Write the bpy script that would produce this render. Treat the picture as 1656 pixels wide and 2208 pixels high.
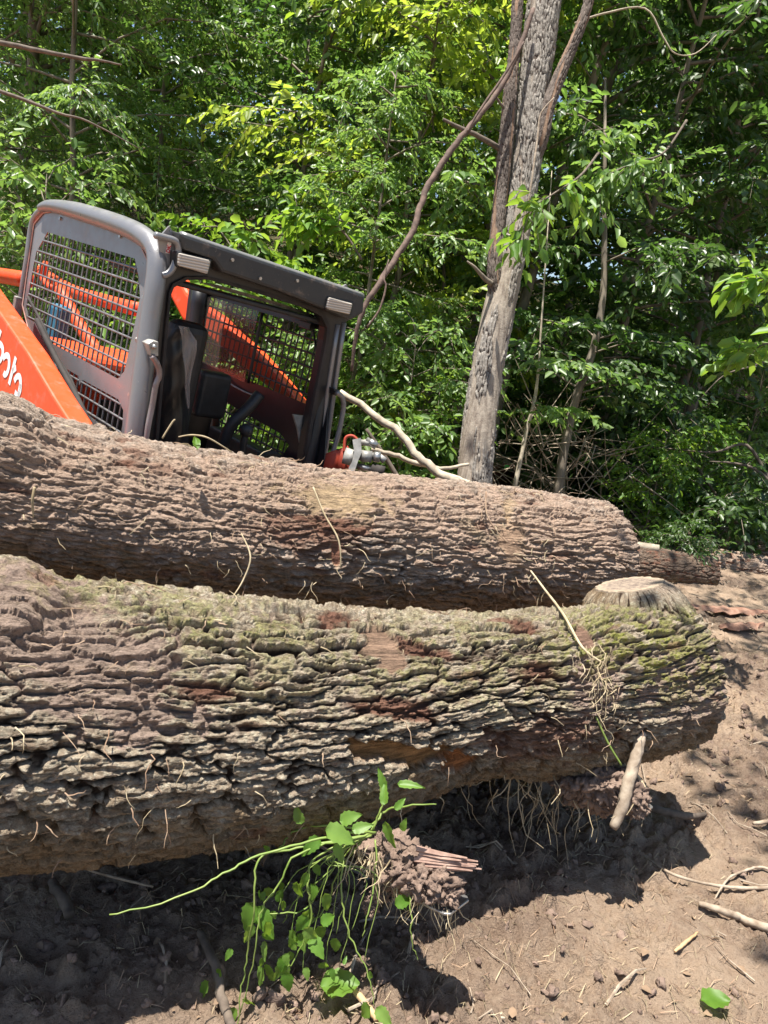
import bpy, math, random
import numpy as np
from mathutils import Vector, Matrix
from mathutils.geometry import tessellate_polygon
R = math.radians
# ------------------------------------------------------------------ camera, world, sun
scene = bpy.context.scene
for o in list(bpy.data.objects): bpy.data.objects.remove(o)
W0, H0, F = 1656, 2208, 1594.7
PITCH, ROLL = R(12.5), R(8.0)
camd = bpy.data.cameras.new("camera"); cam = bpy.data.objects.new("camera", camd)
scene.collection.objects.link(cam); scene.camera = cam
camd.sensor_fit = 'VERTICAL'; camd.sensor_height = 36; camd.lens = 26
camd.clip_start = 0.05; camd.clip_end = 500
CM = Matrix.Translation((0, 0, 1.6)) @ Matrix.Rotation(R(90) - PITCH, 4, 'X') @ Matrix.Rotation(ROLL, 4, 'Z')
cam.matrix_world = CM
CMI = CM.inverted()
world = bpy.data.worlds.new("World"); scene.world = world; world.use_nodes = True
SUN = Vector((-0.17, -0.10, 0.95)).normalized()
sky = world.node_tree.nodes.new('ShaderNodeTexSky'); sky.sky_type = 'NISHITA'; sky.sun_disc = False
sky.sun_elevation = math.asin(SUN.z); sky.sun_rotation = math.atan2(SUN.x, SUN.y)
bg = world.node_tree.nodes['Background']; bg.inputs[1].default_value = 0.075
world.node_tree.links.new(sky.outputs[0], bg.inputs[0])
sund = bpy.data.lights.new("sun", 'SUN'); sund.energy = 5.0; sund.angle = R(0.5); sund.color = (1.0, 0.95, 0.87)
suno = bpy.data.objects.new("sun", sund); scene.collection.objects.link(suno)
suno.rotation_euler = SUN.to_track_quat('Z', 'Y').to_euler(); suno.location = (-3, 2, 12)
scene.view_settings.view_transform = 'Standard'; scene.view_settings.look = 'None'
scene.view_settings.gamma = 1.0; scene.view_settings.exposure = 1.22
cy = scene.cycles
cy.max_bounces = 6; cy.diffuse_bounces = 3; cy.glossy_bounces = 2; cy.transmission_bounces = 5; cy.transparent_max_bounces = 8
cy.use_denoising = True; cy.caustics_reflective = False; cy.caustics_refractive = False
cy.sample_clamp_indirect = 6.0

# ------------------------------------------------------------------ helpers
def P(x, y, d):
    "point seen at pixel x, y of the 1656x2208 photograph, d metres along the optical axis"
    return CM @ Vector(((x - W0 / 2) / F * d, -(y - H0 / 2) / F * d, -d))
def pix(V):
    "pixel coordinates and depth of an (N,3) array of world points"
    M = np.array(CMI); Q = V @ M[:3, :3].T + M[:3, 3]
    d = -Q[:, 2]; d = np.where(np.abs(d) < 1e-3, 1e-3, d)
    return Q[:, 0] / d * F + W0 / 2, -Q[:, 1] / d * F + H0 / 2, d
def sstep(a, b, t):
    t = np.clip((t - a) / (b - a), 0, 1); return t * t * (3 - 2 * t)
_pr = np.random.RandomState(7); PERM = np.concatenate([_pr.permutation(256)] * 3)
GR = _pr.randn(256, 3); GR /= np.linalg.norm(GR, axis=1)[:, None]
def noise(x, y, z):
    x = np.asarray(x, float); y = np.asarray(y, float); z = np.asarray(z, float) + 0 * x
    xi, yi, zi = np.floor(x).astype(int), np.floor(y).astype(int), np.floor(z).astype(int)
    xf, yf, zf = x - xi, y - yi, z - zi
    u, v, w = [t * t * t * (t * (t * 6 - 15) + 10) for t in (xf, yf, zf)]
    out = 0
    for a in (0, 1):
        for b in (0, 1):
            for c in (0, 1):
                g = GR[PERM[PERM[PERM[(xi + a) & 255] + ((yi + b) & 255)] + ((zi + c) & 255)]]
                d = g[..., 0] * (xf - a) + g[..., 1] * (yf - b) + g[..., 2] * (zf - c)
                out = out + d * (u if a else 1 - u) * (v if b else 1 - v) * (w if c else 1 - w)
    return out * 1.6
def fbm(x, y, z, n=4, g=.5):
    s = 0; a = 1
    for i in range(n):
        s = s + a * noise(x * 2 ** i + 17 * i, y * 2 ** i, z * 2 ** i - 9 * i); a *= g
    return s
_vr = np.random.RandomState(3); VR = _vr.rand(65536, 3)
def voronoi(u, v, pv=None, seed=0):
    "F1, F2 and the random values of the nearest cell; periodic in v with period pv"
    ui, vi = np.floor(u).astype(int), np.floor(v).astype(int)
    f1 = np.full(u.shape, 9.); f2 = np.full(u.shape, 9.); h1 = np.zeros(u.shape, int); du1 = np.zeros(u.shape); dv1 = np.zeros(u.shape)
    for a in (-1, 0, 1):
        for b in (-1, 0, 1):
            cu, cv = ui + a, vi + b
            cw = cv % pv if pv else cv
            h = (cu * 7919 + cw * 104729 + seed * 1299709) & 65535
            r = VR[h]
            du = u - (cu + .1 + .8 * r[..., 0]); dv = v - (cv + .1 + .8 * r[..., 1])
            d = np.sqrt(du * du + dv * dv)
            n = d < f1
            f2 = np.where(n, f1, np.minimum(f2, d)); f1 = np.where(n, d, f1)
            h1 = np.where(n, h, h1); du1 = np.where(n, du, du1); dv1 = np.where(n, dv, dv1)
    return f1, f2, VR[h1][..., 2], du1, dv1

# terrain
def terr(x, y):
    x = np.asarray(x, float); y = np.asarray(y, float)
    r = np.sqrt(x * x + y * y)
    left = sstep(6, -8, x)
    z = (0.42 + 0.30 * left) * 14 * sstep(9, 40, y)
    z = z + .10 * fbm(x * .25, y * .25, 0, 2) * sstep(3, 9, r)
    return z
def tz(x, y): return float(terr(np.array([x]), np.array([y]))[0])
def G(px, dist, py=900):
    "ground point at horizontal distance dist in the direction of a pixel"
    v = P(px, py, 1) - CM.translation; v.z = 0; v.normalize()
    x, y = v.x * dist, v.y * dist
    return Vector((x, y, tz(x, y)))
def gpix(px, py, h=0.0):
    "where the ray through a pixel meets the near ground"
    o = CM.translation; v = P(px, py, 1) - o
    t = 0.0
    p = o + v * ((h - o.z) / v.z)
    for k in range(4):
        zt = tz(p.x, p.y) + h
        p = o + v * ((zt - o.z) / v.z)
    return p

COL = scene.collection
def tag(o, label=None, cat=None, group=None, kind=None):
    for k, v in (('label', label), ('category', cat), ('group', group), ('kind', kind)):
        if v: o[k] = v
    return o
def thing(name, label, cat, loc=(0, 0, 0), group=None):
    o = bpy.data.objects.new(name, None); COL.objects.link(o); o.location = loc; o.empty_display_size = .1
    return tag(o, label, cat, group)
def wloc(o):
    v = Vector((0, 0, 0))
    while o: v += Vector(o.location); o = o.parent
    return v
def link(name, me, mat, parent=None, smooth=False):
    o = bpy.data.objects.new(name, me); COL.objects.link(o)
    if mat:
        for m in (mat if isinstance(mat, (list, tuple)) else [mat]): me.materials.append(m)
    if parent: o.parent = parent
    if smooth: me.polygons.foreach_set('use_smooth', [True] * len(me.polygons))
    me.update()
    return o
def bevel(o, w, seg=2, ang=35):
    m = o.modifiers.new("bevel", 'BEVEL'); m.width = w; m.segments = seg; m.limit_method = 'ANGLE'; m.angle_limit = R(ang)
    m.harden_normals = False
    return o
def np_mesh(name, V, Fq, k):
    "mesh from arrays; every face has k corners"
    me = bpy.data.meshes.new(name); n = len(V); f = len(Fq)
    me.vertices.add(n); me.vertices.foreach_set('co', np.asarray(V, np.float32).ravel())
    me.loops.add(f * k); me.loops.foreach_set('vertex_index', np.asarray(Fq, np.int32).ravel())
    me.polygons.add(f); me.polygons.foreach_set('loop_start', np.arange(0, f * k, k, dtype=np.int32))
    me.polygons.foreach_set('loop_total', np.full(f, k, np.int32))
    me.update(calc_edges=True)
    return me
def attr(me, name, a):
    "point colour attribute from an (N,3) array"
    at = me.attributes.new(name, 'FLOAT_COLOR', 'POINT')
    at.data.foreach_set('color', np.concatenate([a, np.ones((len(a), 1))], 1).astype(np.float32).ravel())

class MB:
    def __init__(s): s.v = []; s.f = []
    def add(s, vs, fs):
        b = len(s.v); s.v += [Vector(q) for q in vs]; s.f += [[b + i for i in f] for f in fs]
        return s
    def box(s, c, h, M=None):
        vs = [Vector((c[0] + i * h[0], c[1] + j * h[1], c[2] + k * h[2])) for i in (-1, 1) for j in (-1, 1) for k in (-1, 1)]
        if M: vs = [M(q) for q in vs]
        return s.add(vs, [(0, 1, 3, 2), (4, 6, 7, 5), (0, 4, 5, 1), (2, 3, 7, 6), (0, 2, 6, 4), (1, 5, 7, 3)])
    def tube(s, pts, rad, n=8, cap=True, wob=0, rng=None):
        pts = [Vector(p) for p in pts]; m = len(pts)
        if not hasattr(rad, '__len__'): rad = [rad] * m
        t0 = (pts[1] - pts[0]).normalized()
        up = Vector((0, 0, 1)) if abs(t0.z) < .9 else Vector((1, 0, 0))
        a = t0.cross(up).normalized(); vs = []; fs = []
        for i, p in enumerate(pts):
            t = (pts[min(i + 1, m - 1)] - pts[max(i - 1, 0)]).normalized()
            a = (a - t * a.dot(t)).normalized(); b = t.cross(a)
            for k in range(n):
                th = 2 * math.pi * k / n
                rr = rad[i] * (1 + (wob * (rng.random() - .5) if wob else 0))
                vs.append(p + (a * math.cos(th) + b * math.sin(th)) * rr)
        for i in range(m - 1):
            for k in range(n):
                k2 = (k + 1) % n
                fs.append((i * n + k, i * n + k2, (i + 1) * n + k2, (i + 1) * n + k))
        if cap: fs += [tuple(range(n))[::-1], tuple(range((m - 1) * n, m * n))]
        return s.add(vs, fs)
    def prism(s, loops, M, a, b):
        "loops of 2-D points (outline, holes); M(p, q, h) -> point; extruded from a to b"
        tri = tessellate_polygon([[Vector((p[0], p[1], 0)) for p in L] for L in loops])
        flat = [p for L in loops for p in L]; n = len(flat)
        vs = [M(p[0], p[1], a) for p in flat] + [M(p[0], p[1], b) for p in flat]
        fs = [tuple(t) for t in tri] + [tuple(i + n for i in t)[::-1] for t in tri]
        o = 0
        for L in loops:
            for i in range(len(L)):
                j = (i + 1) % len(L); fs.append((o + i, o + j, o + j + n, o + i + n))
            o += len(L)
        return s.add(vs, fs)
    def build(s, name, mat, parent=None, smooth=False, fix=False):
        off = wloc(parent) if parent else Vector((0, 0, 0))
        me = bpy.data.meshes.new(name); me.from_pydata([tuple(q - off) for q in s.v], [], s.f)
        if fix:
            import bmesh
            bm = bmesh.new(); bm.from_mesh(me); bmesh.ops.recalc_face_normals(bm, faces=bm.faces); bm.to_mesh(me); bm.free()
        return link(name, me, mat, parent, smooth)

def smooth_path(pts, n=6):
    "Catmull-Rom through a list of points"
    pts = [Vector(p) for p in pts]; out = []
    for i in range(len(pts) - 1):
        p0, p1, p2, p3 = pts[max(i - 1, 0)], pts[i], pts[i + 1], pts[min(i + 2, len(pts) - 1)]
        for k in range(n):
            t = k / n
            out.append(.5 * ((2 * p1) + (p2 - p0) * t + (2 * p0 - 5 * p1 + 4 * p2 - p3) * t * t + (3 * p1 - p0 - 3 * p2 + p3) * t ** 3))
    out.append(pts[-1]); return out
def lerp_list(a, n):
    return list(np.interp(np.linspace(0, len(a) - 1, n), range(len(a)), a))

# ------------------------------------------------------------------ materials
def newmat(name):
    m = bpy.data.materials.new(name); m.use_nodes = True; nt = m.node_tree
    b = nt.nodes['Principled BSDF']
    return m, nt, b
def N(nt, t, **kw):
    n = nt.nodes.new(t)
    for k, v in kw.items():
        if isinstance(v, tuple) and k.startswith('i'): n.inputs[int(k[1:])].default_value = v
        elif k.startswith('i') and k[1:].isdigit(): n.inputs[int(k[1:])].default_value = v
        else: setattr(n, k, v)
    return n
def coords(nt, scale=(1, 1, 1), kind='Object'):
    tc = N(nt, 'ShaderNodeTexCoord'); mp = N(nt, 'ShaderNodeMapping')
    mp.inputs['Scale'].default_value = scale
    nt.links.new(tc.outputs[kind], mp.inputs[0]); return mp.outputs[0]
def nz(nt, co, scale, detail=6, rough=.6):
    n = N(nt, 'ShaderNodeTexNoise'); n.inputs['Scale'].default_value = scale; n.inputs['Detail'].default_value = detail
    n.inputs['Roughness'].default_value = rough; nt.links.new(co, n.inputs['Vector']); return n.outputs[0]
def ramp(nt, fac, stops):
    r = N(nt, 'ShaderNodeValToRGB'); e = r.color_ramp.elements
    while len(e) < len(stops): e.new(.5)
    for i, (p, c) in enumerate(stops):
        e[i].position = p; e[i].color = (*c, 1) if hasattr(c, '__len__') else (c, c, c, 1)
    nt.links.new(fac, r.inputs[0]); return r.outputs[0]
def mixc(nt, fac, a, b, mode='MIX'):
    m = N(nt, 'ShaderNodeMix', data_type='RGBA', blend_type=mode)
    for s, v in ((m.inputs[0], fac), (m.inputs[6], a), (m.inputs[7], b)):
        if hasattr(v, 'is_linked') or isinstance(v, bpy.types.NodeSocket): nt.links.new(v, s)
        elif hasattr(v, '__len__'): s.default_value = (*v, 1)
        else: s.default_value = v
    return m.outputs[2]
def bump(nt, b, h, strength=.5, dist=.01):
    n = N(nt, 'ShaderNodeBump'); n.inputs['Strength'].default_value = strength; n.inputs['Distance'].default_value = dist
    nt.links.new(h, n.inputs['Height']); nt.links.new(n.outputs[0], b.inputs['Normal'])
def simple(name, c1, c2, rough=.6, scale=8, metal=0, bstr=.2, bdist=.004, bscale=60, stretch=(1, 1, 1), lo=.35, hi=.65, spec=.5, coat=0):
    m, nt, b = newmat(name); co = coords(nt, stretch)
    nt.links.new(ramp(nt, nz(nt, co, scale), [(lo, c1), (hi, c2)]), b.inputs['Base Color'])
    b.inputs['Roughness'].default_value = rough; b.inputs['Metallic'].default_value = metal
    b.inputs['Specular IOR Level'].default_value = spec; b.inputs['Coat Weight'].default_value = coat
    if bstr: bump(nt, b, nz(nt, co, bscale), bstr, bdist)
    return m
def leafmat(name, cols, trans, tw=.42, rough=.42):
    m, nt, b = newmat(name)
    a = N(nt, 'ShaderNodeAttribute', attribute_name='rnd')
    sp = N(nt, 'ShaderNodeSeparateColor'); nt.links.new(a.outputs['Color'], sp.inputs[0])
    c = ramp(nt, sp.outputs[0], [(i / (len(cols) - 1), k) for i, k in enumerate(cols)])
    nt.links.new(c, b.inputs['Base Color']); b.inputs['Roughness'].default_value = rough
    b.inputs['Specular IOR Level'].default_value = .6
    t = N(nt, 'ShaderNodeBsdfTranslucent')
    tc = mixc(nt, sp.outputs[0], trans[0], trans[1]); nt.links.new(tc, t.inputs[0])
    mx = N(nt, 'ShaderNodeMixShader', i0=tw)
    nt.links.new(b.outputs[0], mx.inputs[1]); nt.links.new(t.outputs[0], mx.inputs[2])
    nt.links.new(mx.outputs[0], nt.nodes['Material Output'].inputs[0])
    return m
LEAF = {
 'mid': leafmat('leaf_green', [(.062, .13, .03), (.105, .195, .05), (.18, .265, .09)], ((.22, .42, .06), (.42, .60, .12))),
 'yellow': leafmat('leaf_yellow_green', [(.14, .21, .025), (.21, .29, .04), (.31, .37, .07)], ((.38, .56, .04), (.62, .72, .09)), tw=.5),
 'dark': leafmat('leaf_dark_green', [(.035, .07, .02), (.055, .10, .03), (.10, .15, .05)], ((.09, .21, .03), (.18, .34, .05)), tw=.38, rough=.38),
 'weed': leafmat('leaf_weed', [(.08, .19, .02), (.12, .25, .03), (.18, .31, .06)], ((.28, .48, .03), (.40, .55, .07)), tw=.45, rough=.5),
}
M_STEM = simple('green_stem', (.14, .22, .04), (.22, .28, .07), .5, 10, bstr=0)
M_STRAW = simple('dry_straw', (.30, .23, .13), (.52, .43, .28), .8, 12, bstr=0)
M_ROOT = simple('root_fibre', (.22, .13, .08), (.42, .30, .20), .85, 12, bstr=0)
M_TWIG = simple('twig_bark', (.07, .052, .04), (.16, .125, .095), .85, 20, bstr=.3)
M_TRUNKD = simple('sapling_bark', (.11, .09, .07), (.24, .20, .15), .85, 12, bstr=.5, stretch=(1, 1, .3))
M_PALEB = simple('pale_bark', (.28, .23, .17), (.52, .45, .34), .85, 14, bstr=.4)
M_STICK = simple('stick_bark', (.20, .145, .10), (.40, .33, .25), .85, 25, bstr=.5)
M_WOOD = simple('cut_wood', (.36, .22, .11), (.52, .36, .20), .75, 9, bstr=.4, stretch=(1, 1, 1))
M_BLACK = simple('black_paint', (.010, .010, .012), (.022, .022, .024), .38, 5, bstr=.08)
M_PLAST = simple('black_plastic', (.012, .012, .013), (.03, .03, .032), .5, 14, bstr=.15)
M_RUBBER = simple('black_rubber', (.015, .014, .013), (.05, .04, .035), .85, 6, bstr=.4)
M_STEEL = simple('worn_steel', (.30, .29, .28), (.55, .54, .52), .35, 30, metal=.8, bstr=.15)
M_HYD = simple('zinc_fitting', (.24, .23, .21), (.48, .46, .42), .55, 20, metal=.35, bstr=.1)
M_BLUE = simple('blue_paint', (.02, .12, .22), (.04, .2, .32), .4, 5, bstr=0)
M_WHITE = simple('white_decal', (.78, .78, .77), (.84, .84, .83), .5, 5, bstr=0)
M_RED = simple('red_print', (.5, .01, .02), (.6, .02, .03), .5, 5, bstr=0)
M_GREEN = simple('green_tag', (.02, .5, .05), (.03, .6, .08), .5, 5, bstr=0)

def paint(name, c, c2, rough=.35, metal=0, scr=.5):
    m, nt, b = newmat(name); co = coords(nt)
    base = mixc(nt, nz(nt, co, 3.0), c, c2)
    s = ramp(nt, nz(nt, coords(nt, (6, 60, 22)), 3.0, 8, .75), [(.62, 0.0), (.70, 1.0)])
    d = ramp(nt, nz(nt, co, 14, 8, .7), [(.55, 0.0), (.72, 1.0)])
    f = N(nt, 'ShaderNodeMath', operation='MULTIPLY', i1=scr); nt.links.new(s, f.inputs[0])
    base = mixc(nt, f.outputs[0], base, (.45, .42, .40))
    f2 = N(nt, 'ShaderNodeMath', operation='MULTIPLY', i1=.55); nt.links.new(d, f2.inputs[0])
    base = mixc(nt, f2.outputs[0], base, (.30, .22, .17))
    nt.links.new(base, b.inputs['Base Color'])
    b.inputs['Metallic'].default_value = metal
    rr = ramp(nt, nz(nt, co, 20), [(.3, rough), (.7, rough + .2)]); nt.links.new(rr, b.inputs['Roughness'])
    bump(nt, b, nz(nt, co, 90, 4), .06, .003)
    return m
M_ORANGE = paint('orange_paint', (.78, .085, .018), (.72, .07, .015), .38, 0, .12)
M_GREY = paint('grey_metallic_paint', (.22, .218, .225), (.27, .265, .27), .27, .4, .6)
M_WIRE = simple('wire_paint', (.13, .128, .13), (.22, .215, .215), .4, 20, metal=.3, bstr=0)
M_BROW = paint('dark_grey_paint', (.030, .032, .034), (.045, .046, .048), .4, .1, .3)
M_VINE = simple('vine_bark', (.07, .045, .035), (.17, .11, .085), .85, 18, bstr=.7)
M_ORANGED = paint('shaded_orange_paint', (.42, .05, .02), (.30, .04, .02), .55, 0, .2)  # the orange darkened: shade on the coupling block is put into the colour
M_SEAM = simple('pink_seam', (.40, .20, .16), (.55, .32, .26), .6, 20, bstr=0)

def glassy(name, col, rough, alpha, spec=.5):
    "thin film or sheet: part transparent, part glossy coloured"
    m, nt, b = newmat(name)
    b.inputs['Base Color'].default_value = (*col, 1); b.inputs['Roughness'].default_value = rough
    b.inputs['Specular IOR Level'].default_value = spec
    t = N(nt, 'ShaderNodeBsdfTransparent'); mx = N(nt, 'ShaderNodeMixShader', i0=alpha)
    nt.links.new(t.outputs[0], mx.inputs[1]); nt.links.new(b.outputs[0], mx.inputs[2])
    nt.links.new(mx.outputs[0], nt.nodes['Material Output'].inputs[0])
    return m
M_GLASS = glassy('window_sheet', (.10, .09, .08), .15, .28, 1.0)
def film():
    m, nt, b = newmat('plastic_film'); co = coords(nt, (1, 1, 1))
    nt.links.new(ramp(nt, nz(nt, co, 6), [(.4, (.010, .010, .011)), (.65, (.03, .028, .028))]), b.inputs['Base Color'])
    b.inputs['Roughness'].default_value = .30; b.inputs['Specular IOR Level'].default_value = .45
    w = N(nt, 'ShaderNodeTexNoise'); w.inputs['Scale'].default_value = 9; w.inputs['Detail'].default_value = 3; w.inputs['Distortion'].default_value = 2.5
    nt.links.new(co, w.inputs['Vector'])
    r = ramp(nt, w.outputs[0], [(.40, 0.), (.5, 1.), (.58, 0.)])
    t = N(nt, 'ShaderNodeBsdfTransparent'); mx = N(nt, 'ShaderNodeMixShader', i0=.95)
    nt.links.new(t.outputs[0], mx.inputs[1]); nt.links.new(b.outputs[0], mx.inputs[2])
    nt.links.new(mx.outputs[0], nt.nodes['Material Output'].inputs[0])
    return m
M_FILM = film()
def lens():
    m, nt, b = newmat('lamp_lens'); co = coords(nt)
    wv = N(nt, 'ShaderNodeTexWave', bands_direction='Z'); wv.inputs['Scale'].default_value = 28; wv.inputs['Distortion'].default_value = .6
    nt.links.new(co, wv.inputs[0])
    nt.links.new(ramp(nt, wv.outputs[0], [(0, (.30, .26, .22)), (1, (.62, .57, .50))]), b.inputs['Base Color'])
    b.inputs['Roughness'].default_value = .3; b.inputs['Coat Weight'].default_value = .6
    bump(nt, b, wv.outputs[0], .4, .004)
    return m
M_LENS = lens()

def logmat(name, ridge, ridge2, deep, mudc, lich):
    m, nt, b = newmat(name)
    a = N(nt, 'ShaderNodeAttribute', attribute_name='ka'); s1 = N(nt, 'ShaderNodeSeparateColor'); nt.links.new(a.outputs['Color'], s1.inputs[0])
    c = N(nt, 'ShaderNodeAttribute', attribute_name='kb'); s2 = N(nt, 'ShaderNodeSeparateColor'); nt.links.new(c.outputs['Color'], s2.inputs[0])
    co = coords(nt)
    n1 = nz(nt, co, 14, 10, .72); n2 = nz(nt, co, 70, 8, .75); n3 = nz(nt, co, 230, 5, .7)
    top = mixc(nt, ramp(nt, n1, [(.36, 0.), (.64, 1.)]), ridge, ridge2)
    lf = N(nt, 'ShaderNodeMath', operation='MULTIPLY'); nt.links.new(ramp(nt, n2, [(.49, 0.), (.63, 1.)]), lf.inputs[0]); lf.inputs[1].default_value = .75
    top = mixc(nt, lf.outputs[0], top, lich)
    col = mixc(nt, ramp(nt, s1.outputs[0], [(.12, 0.), (.50, 1.)]), deep, top)
    # mud, moss, red inner bark, bare wood
    mm = N(nt, 'ShaderNodeMath', operation='MULTIPLY_ADD', i1=1.0, i2=-.25); nt.links.new(s1.outputs[2], mm.inputs[0])
    ma = N(nt, 'ShaderNodeMath', operation='ADD'); nt.links.new(mm.outputs[0], ma.inputs[0])
    mn = N(nt, 'ShaderNodeMath', operation='MULTIPLY', i1=.6); nt.links.new(n1, mn.inputs[0]); nt.links.new(mn.outputs[0], ma.inputs[1])
    mud = mixc(nt, n2, mudc, tuple(k * 1.35 for k in mudc))
    col = mixc(nt, ramp(nt, ma.outputs[0], [(.25, 0.), (.60, 1.)]), col, mud)
    mo = N(nt, 'ShaderNodeMath', operation='MULTIPLY'); nt.links.new(s1.outputs[1], mo.inputs[0]); nt.links.new(ramp(nt, n2, [(.34, .1), (.56, 1.)]), mo.inputs[1])
    moss = mixc(nt, n3, (.12, .14, .014), (.33, .33, .06))
    col = mixc(nt, mo.outputs[0], col, moss)
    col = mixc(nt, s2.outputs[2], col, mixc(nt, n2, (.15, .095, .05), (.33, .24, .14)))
    red = mixc(nt, n1, (.13, .06, .04), (.28, .155, .105))
    col = mixc(nt, s2.outputs[0], col, red)
    wv = N(nt, 'ShaderNodeAttribute', attribute_name='kc')
    col = mixc(nt, s2.outputs[1], col, wv.outputs['Color'])
    dv = N(nt, 'ShaderNodeMath', operation='MULTIPLY_ADD', i1=1.1, i2=.42); nt.links.new(n3, dv.inputs[0])  # speckle painted into the colour in place of fine relief shade
    col = mixc(nt, 1.0, col, dv.outputs[0], 'MULTIPLY')
    kp = N(nt, 'ShaderNodeAttribute', attribute_name='kp'); mp_ = N(nt, 'ShaderNodeMapping'); mp_.inputs['Scale'].default_value = (.16, 1, 1); nt.links.new(kp.outputs['Vector'], mp_.inputs[0])
    fib = nz(nt, mp_.outputs[0], 150, 9, .72)
    col = mixc(nt, 1.0, col, ramp(nt, fib, [(.36, .50), (.50, 1.12), (.66, 1.42)]), 'MULTIPLY')
    nt.links.new(col, b.inputs['Base Color']); b.inputs['Roughness'].default_value = .92; b.inputs['Specular IOR Level'].default_value = .2
    hh = N(nt, 'ShaderNodeMath', operation='MULTIPLY_ADD', i1=.5); nt.links.new(n3, hh.inputs[0]); nt.links.new(n2, hh.inputs[2])
    h3_ = N(nt, 'ShaderNodeMath', operation='MULTIPLY_ADD', i1=1.3); nt.links.new(fib, h3_.inputs[0]); nt.links.new(hh.outputs[0], h3_.inputs[2])
    bump(nt, b, h3_.outputs[0], 1.0, .014)
    return m
M_LOGF = logmat('bark_front', (.27, .20, .14), (.43, .36, .265), (.055, .034, .022), (.29, .215, .17), (.64, .585, .45))
M_LOGB = logmat('bark_back', (.30, .22, .165), (.46, .37, .295), (.055, .033, .023), (.36, .26, .195), (.62, .53, .44))
M_LOGD = logmat('bark_shaded', (.12, .088, .065), (.22, .175, .135), (.03, .018, .012), (.16, .11, .08), (.30, .25, .20))  # darker bark copy, shade on the log beyond the stub is in the colour
def soilmat():
    m, nt, b = newmat('soil'); co = coords(nt)
    a = nz(nt, co, 1.6, 6, .6); c = nz(nt, co, 22, 9, .7); d = nz(nt, co, 120, 6, .7)
    base = mixc(nt, ramp(nt, a, [(.38, 0.), (.62, 1.)]), (.20, .125, .09), (.33, .21, .125))
    base = mixc(nt, ramp(nt, c, [(.35, 0.), (.65, 1.)]), base, mixc(nt, .5, base, (.36, .26, .18)))
    base = mixc(nt, ramp(nt, d, [(.3, .5), (.45, 0.)]), base, (.09, .055, .04))
    nt.links.new(base, b.inputs['Base Color']); b.inputs['Roughness'].default_value = .95; b.inputs['Specular IOR Level'].default_value = .15
    hh = N(nt, 'ShaderNodeMath', operation='MULTIPLY_ADD', i1=.4); nt.links.new(d, hh.inputs[0]); nt.links.new(c, hh.inputs[2])
    bump(nt, b, hh.outputs[0], .9, .02)
    return m
M_SOIL = soilmat()
M_CLOD = simple('clod_soil', (.12, .08, .06), (.27, .19, .145), .95, 30, bstr=.8, bdist=.006, bscale=180)
def litter():
    m, nt, b = newmat('forest_floor'); co = coords(nt)
    a = nz(nt, co, 1.1, 6, .65); c = nz(nt, co, 9, 8, .7)
    base = mixc(nt, ramp(nt, a, [(.42, 0.), (.6, 1.)]), (.055, .040, .022), (.04, .07, .02))
    base = mixc(nt, ramp(nt, c, [(.45, 0.), (.6, 1.)]), base, (.13, .10, .06))
    return m, nt, b, base, c

# ------------------------------------------------------------------ ground: one sheet
def axis_coords(segs):
    out = [segs[0][0]]
    for a, b_, st in segs:
        n = max(1, int(round((b_ - a) / st))); out += list(np.linspace(a, b_, n + 1)[1:])
    return np.array(out)
gx = axis_coords([(-80, -20, 6), (-20, -5, 1), (-5, -1.5, .12), (-1.5, 2.6, .0085), (2.6, 6, .05), (6, 20, .8), (20, 80, 6)])
gy = axis_coords([(-20, 0, 4), (0, .8, .1), (.8, 4.4, .0085), (4.4, 10, .04), (10, 24, .5), (24, 110, 5)])
X, Y = np.meshgrid(gx, gy, indexing='ij'); X = X.ravel(); Y = Y.ravel()
near = sstep(9.5, 6.0, Y) * sstep(-4.5, -2.5, X) * sstep(8, 5, X)
Z = terr(X, Y)
big = fbm(X * 1.3, Y * 1.3, 3.1, 3); f1, f2, rr, du, dv = voronoi(X * 11 + fbm(X * 6, Y * 6, 0, 2), Y * 11 + fbm(X * 6, Y * 6, 5, 2), seed=2)
clod = sstep(.02, .35, f2 - f1) * (rr - .3)
rough = sstep(-.25, .35, fbm(X * 1.7, Y * 1.7, 9.3, 3) + .25 * sstep(1.0, -.6, X))
f1b, f2b, rb, _, _ = voronoi(X * 32, Y * 32, seed=5)
Z = Z + near * (.03 * big + rough * .022 * clod + .034 * sstep(-.6, .3, fbm(X * 3, Y * 3, 1.3, 2)) * fbm(X * 14, Y * 14, 2.2, 5, .65) + rough * .012 * sstep(.02, .4, f2b - f1b) * rb)
# a low bank of dug earth runs behind the front of the pile on the left
Z = Z + .10 * near * sstep(.3, -1.4, X) * sstep(1.0, 2.2, Y)
nx, ny = len(gx), len(gy)
idx = np.arange(nx * ny).reshape(nx, ny)
Fq = np.stack([idx[:-1, :-1].ravel(), idx[1:, :-1].ravel(), idx[1:, 1:].ravel(), idx[:-1, 1:].ravel()], 1)
gm = np_mesh('ground', np.stack([X, Y, Z], 1), Fq, 4)
mk = np.stack([sstep(9.2, 7.6, Y + .8 * noise(X * .8, Y * .8, 1.)), near, rough], 1); attr(gm, 'soil_mask', mk)
_m, nt, b, base, c = litter()
at = N(nt, 'ShaderNodeAttribute', attribute_name='soil_mask'); sp = N(nt, 'ShaderNodeSeparateColor'); nt.links.new(at.outputs['Color'], sp.inputs[0])
co = coords(nt); A_ = nz(nt, co, 1.3, 6, .6); C_ = nz(nt, co, 24, 9, .72); D_ = nz(nt, co, 130, 6, .7)
sb = mixc(nt, ramp(nt, A_, [(.40, 0.), (.60, 1.)]), (.20, .135, .098), (.41, .295, .205))
sb = mixc(nt, ramp(nt, C_, [(.35, 0.), (.7, 1.)]), sb, mixc(nt, .6, sb, (.46, .36, .27)))
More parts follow.
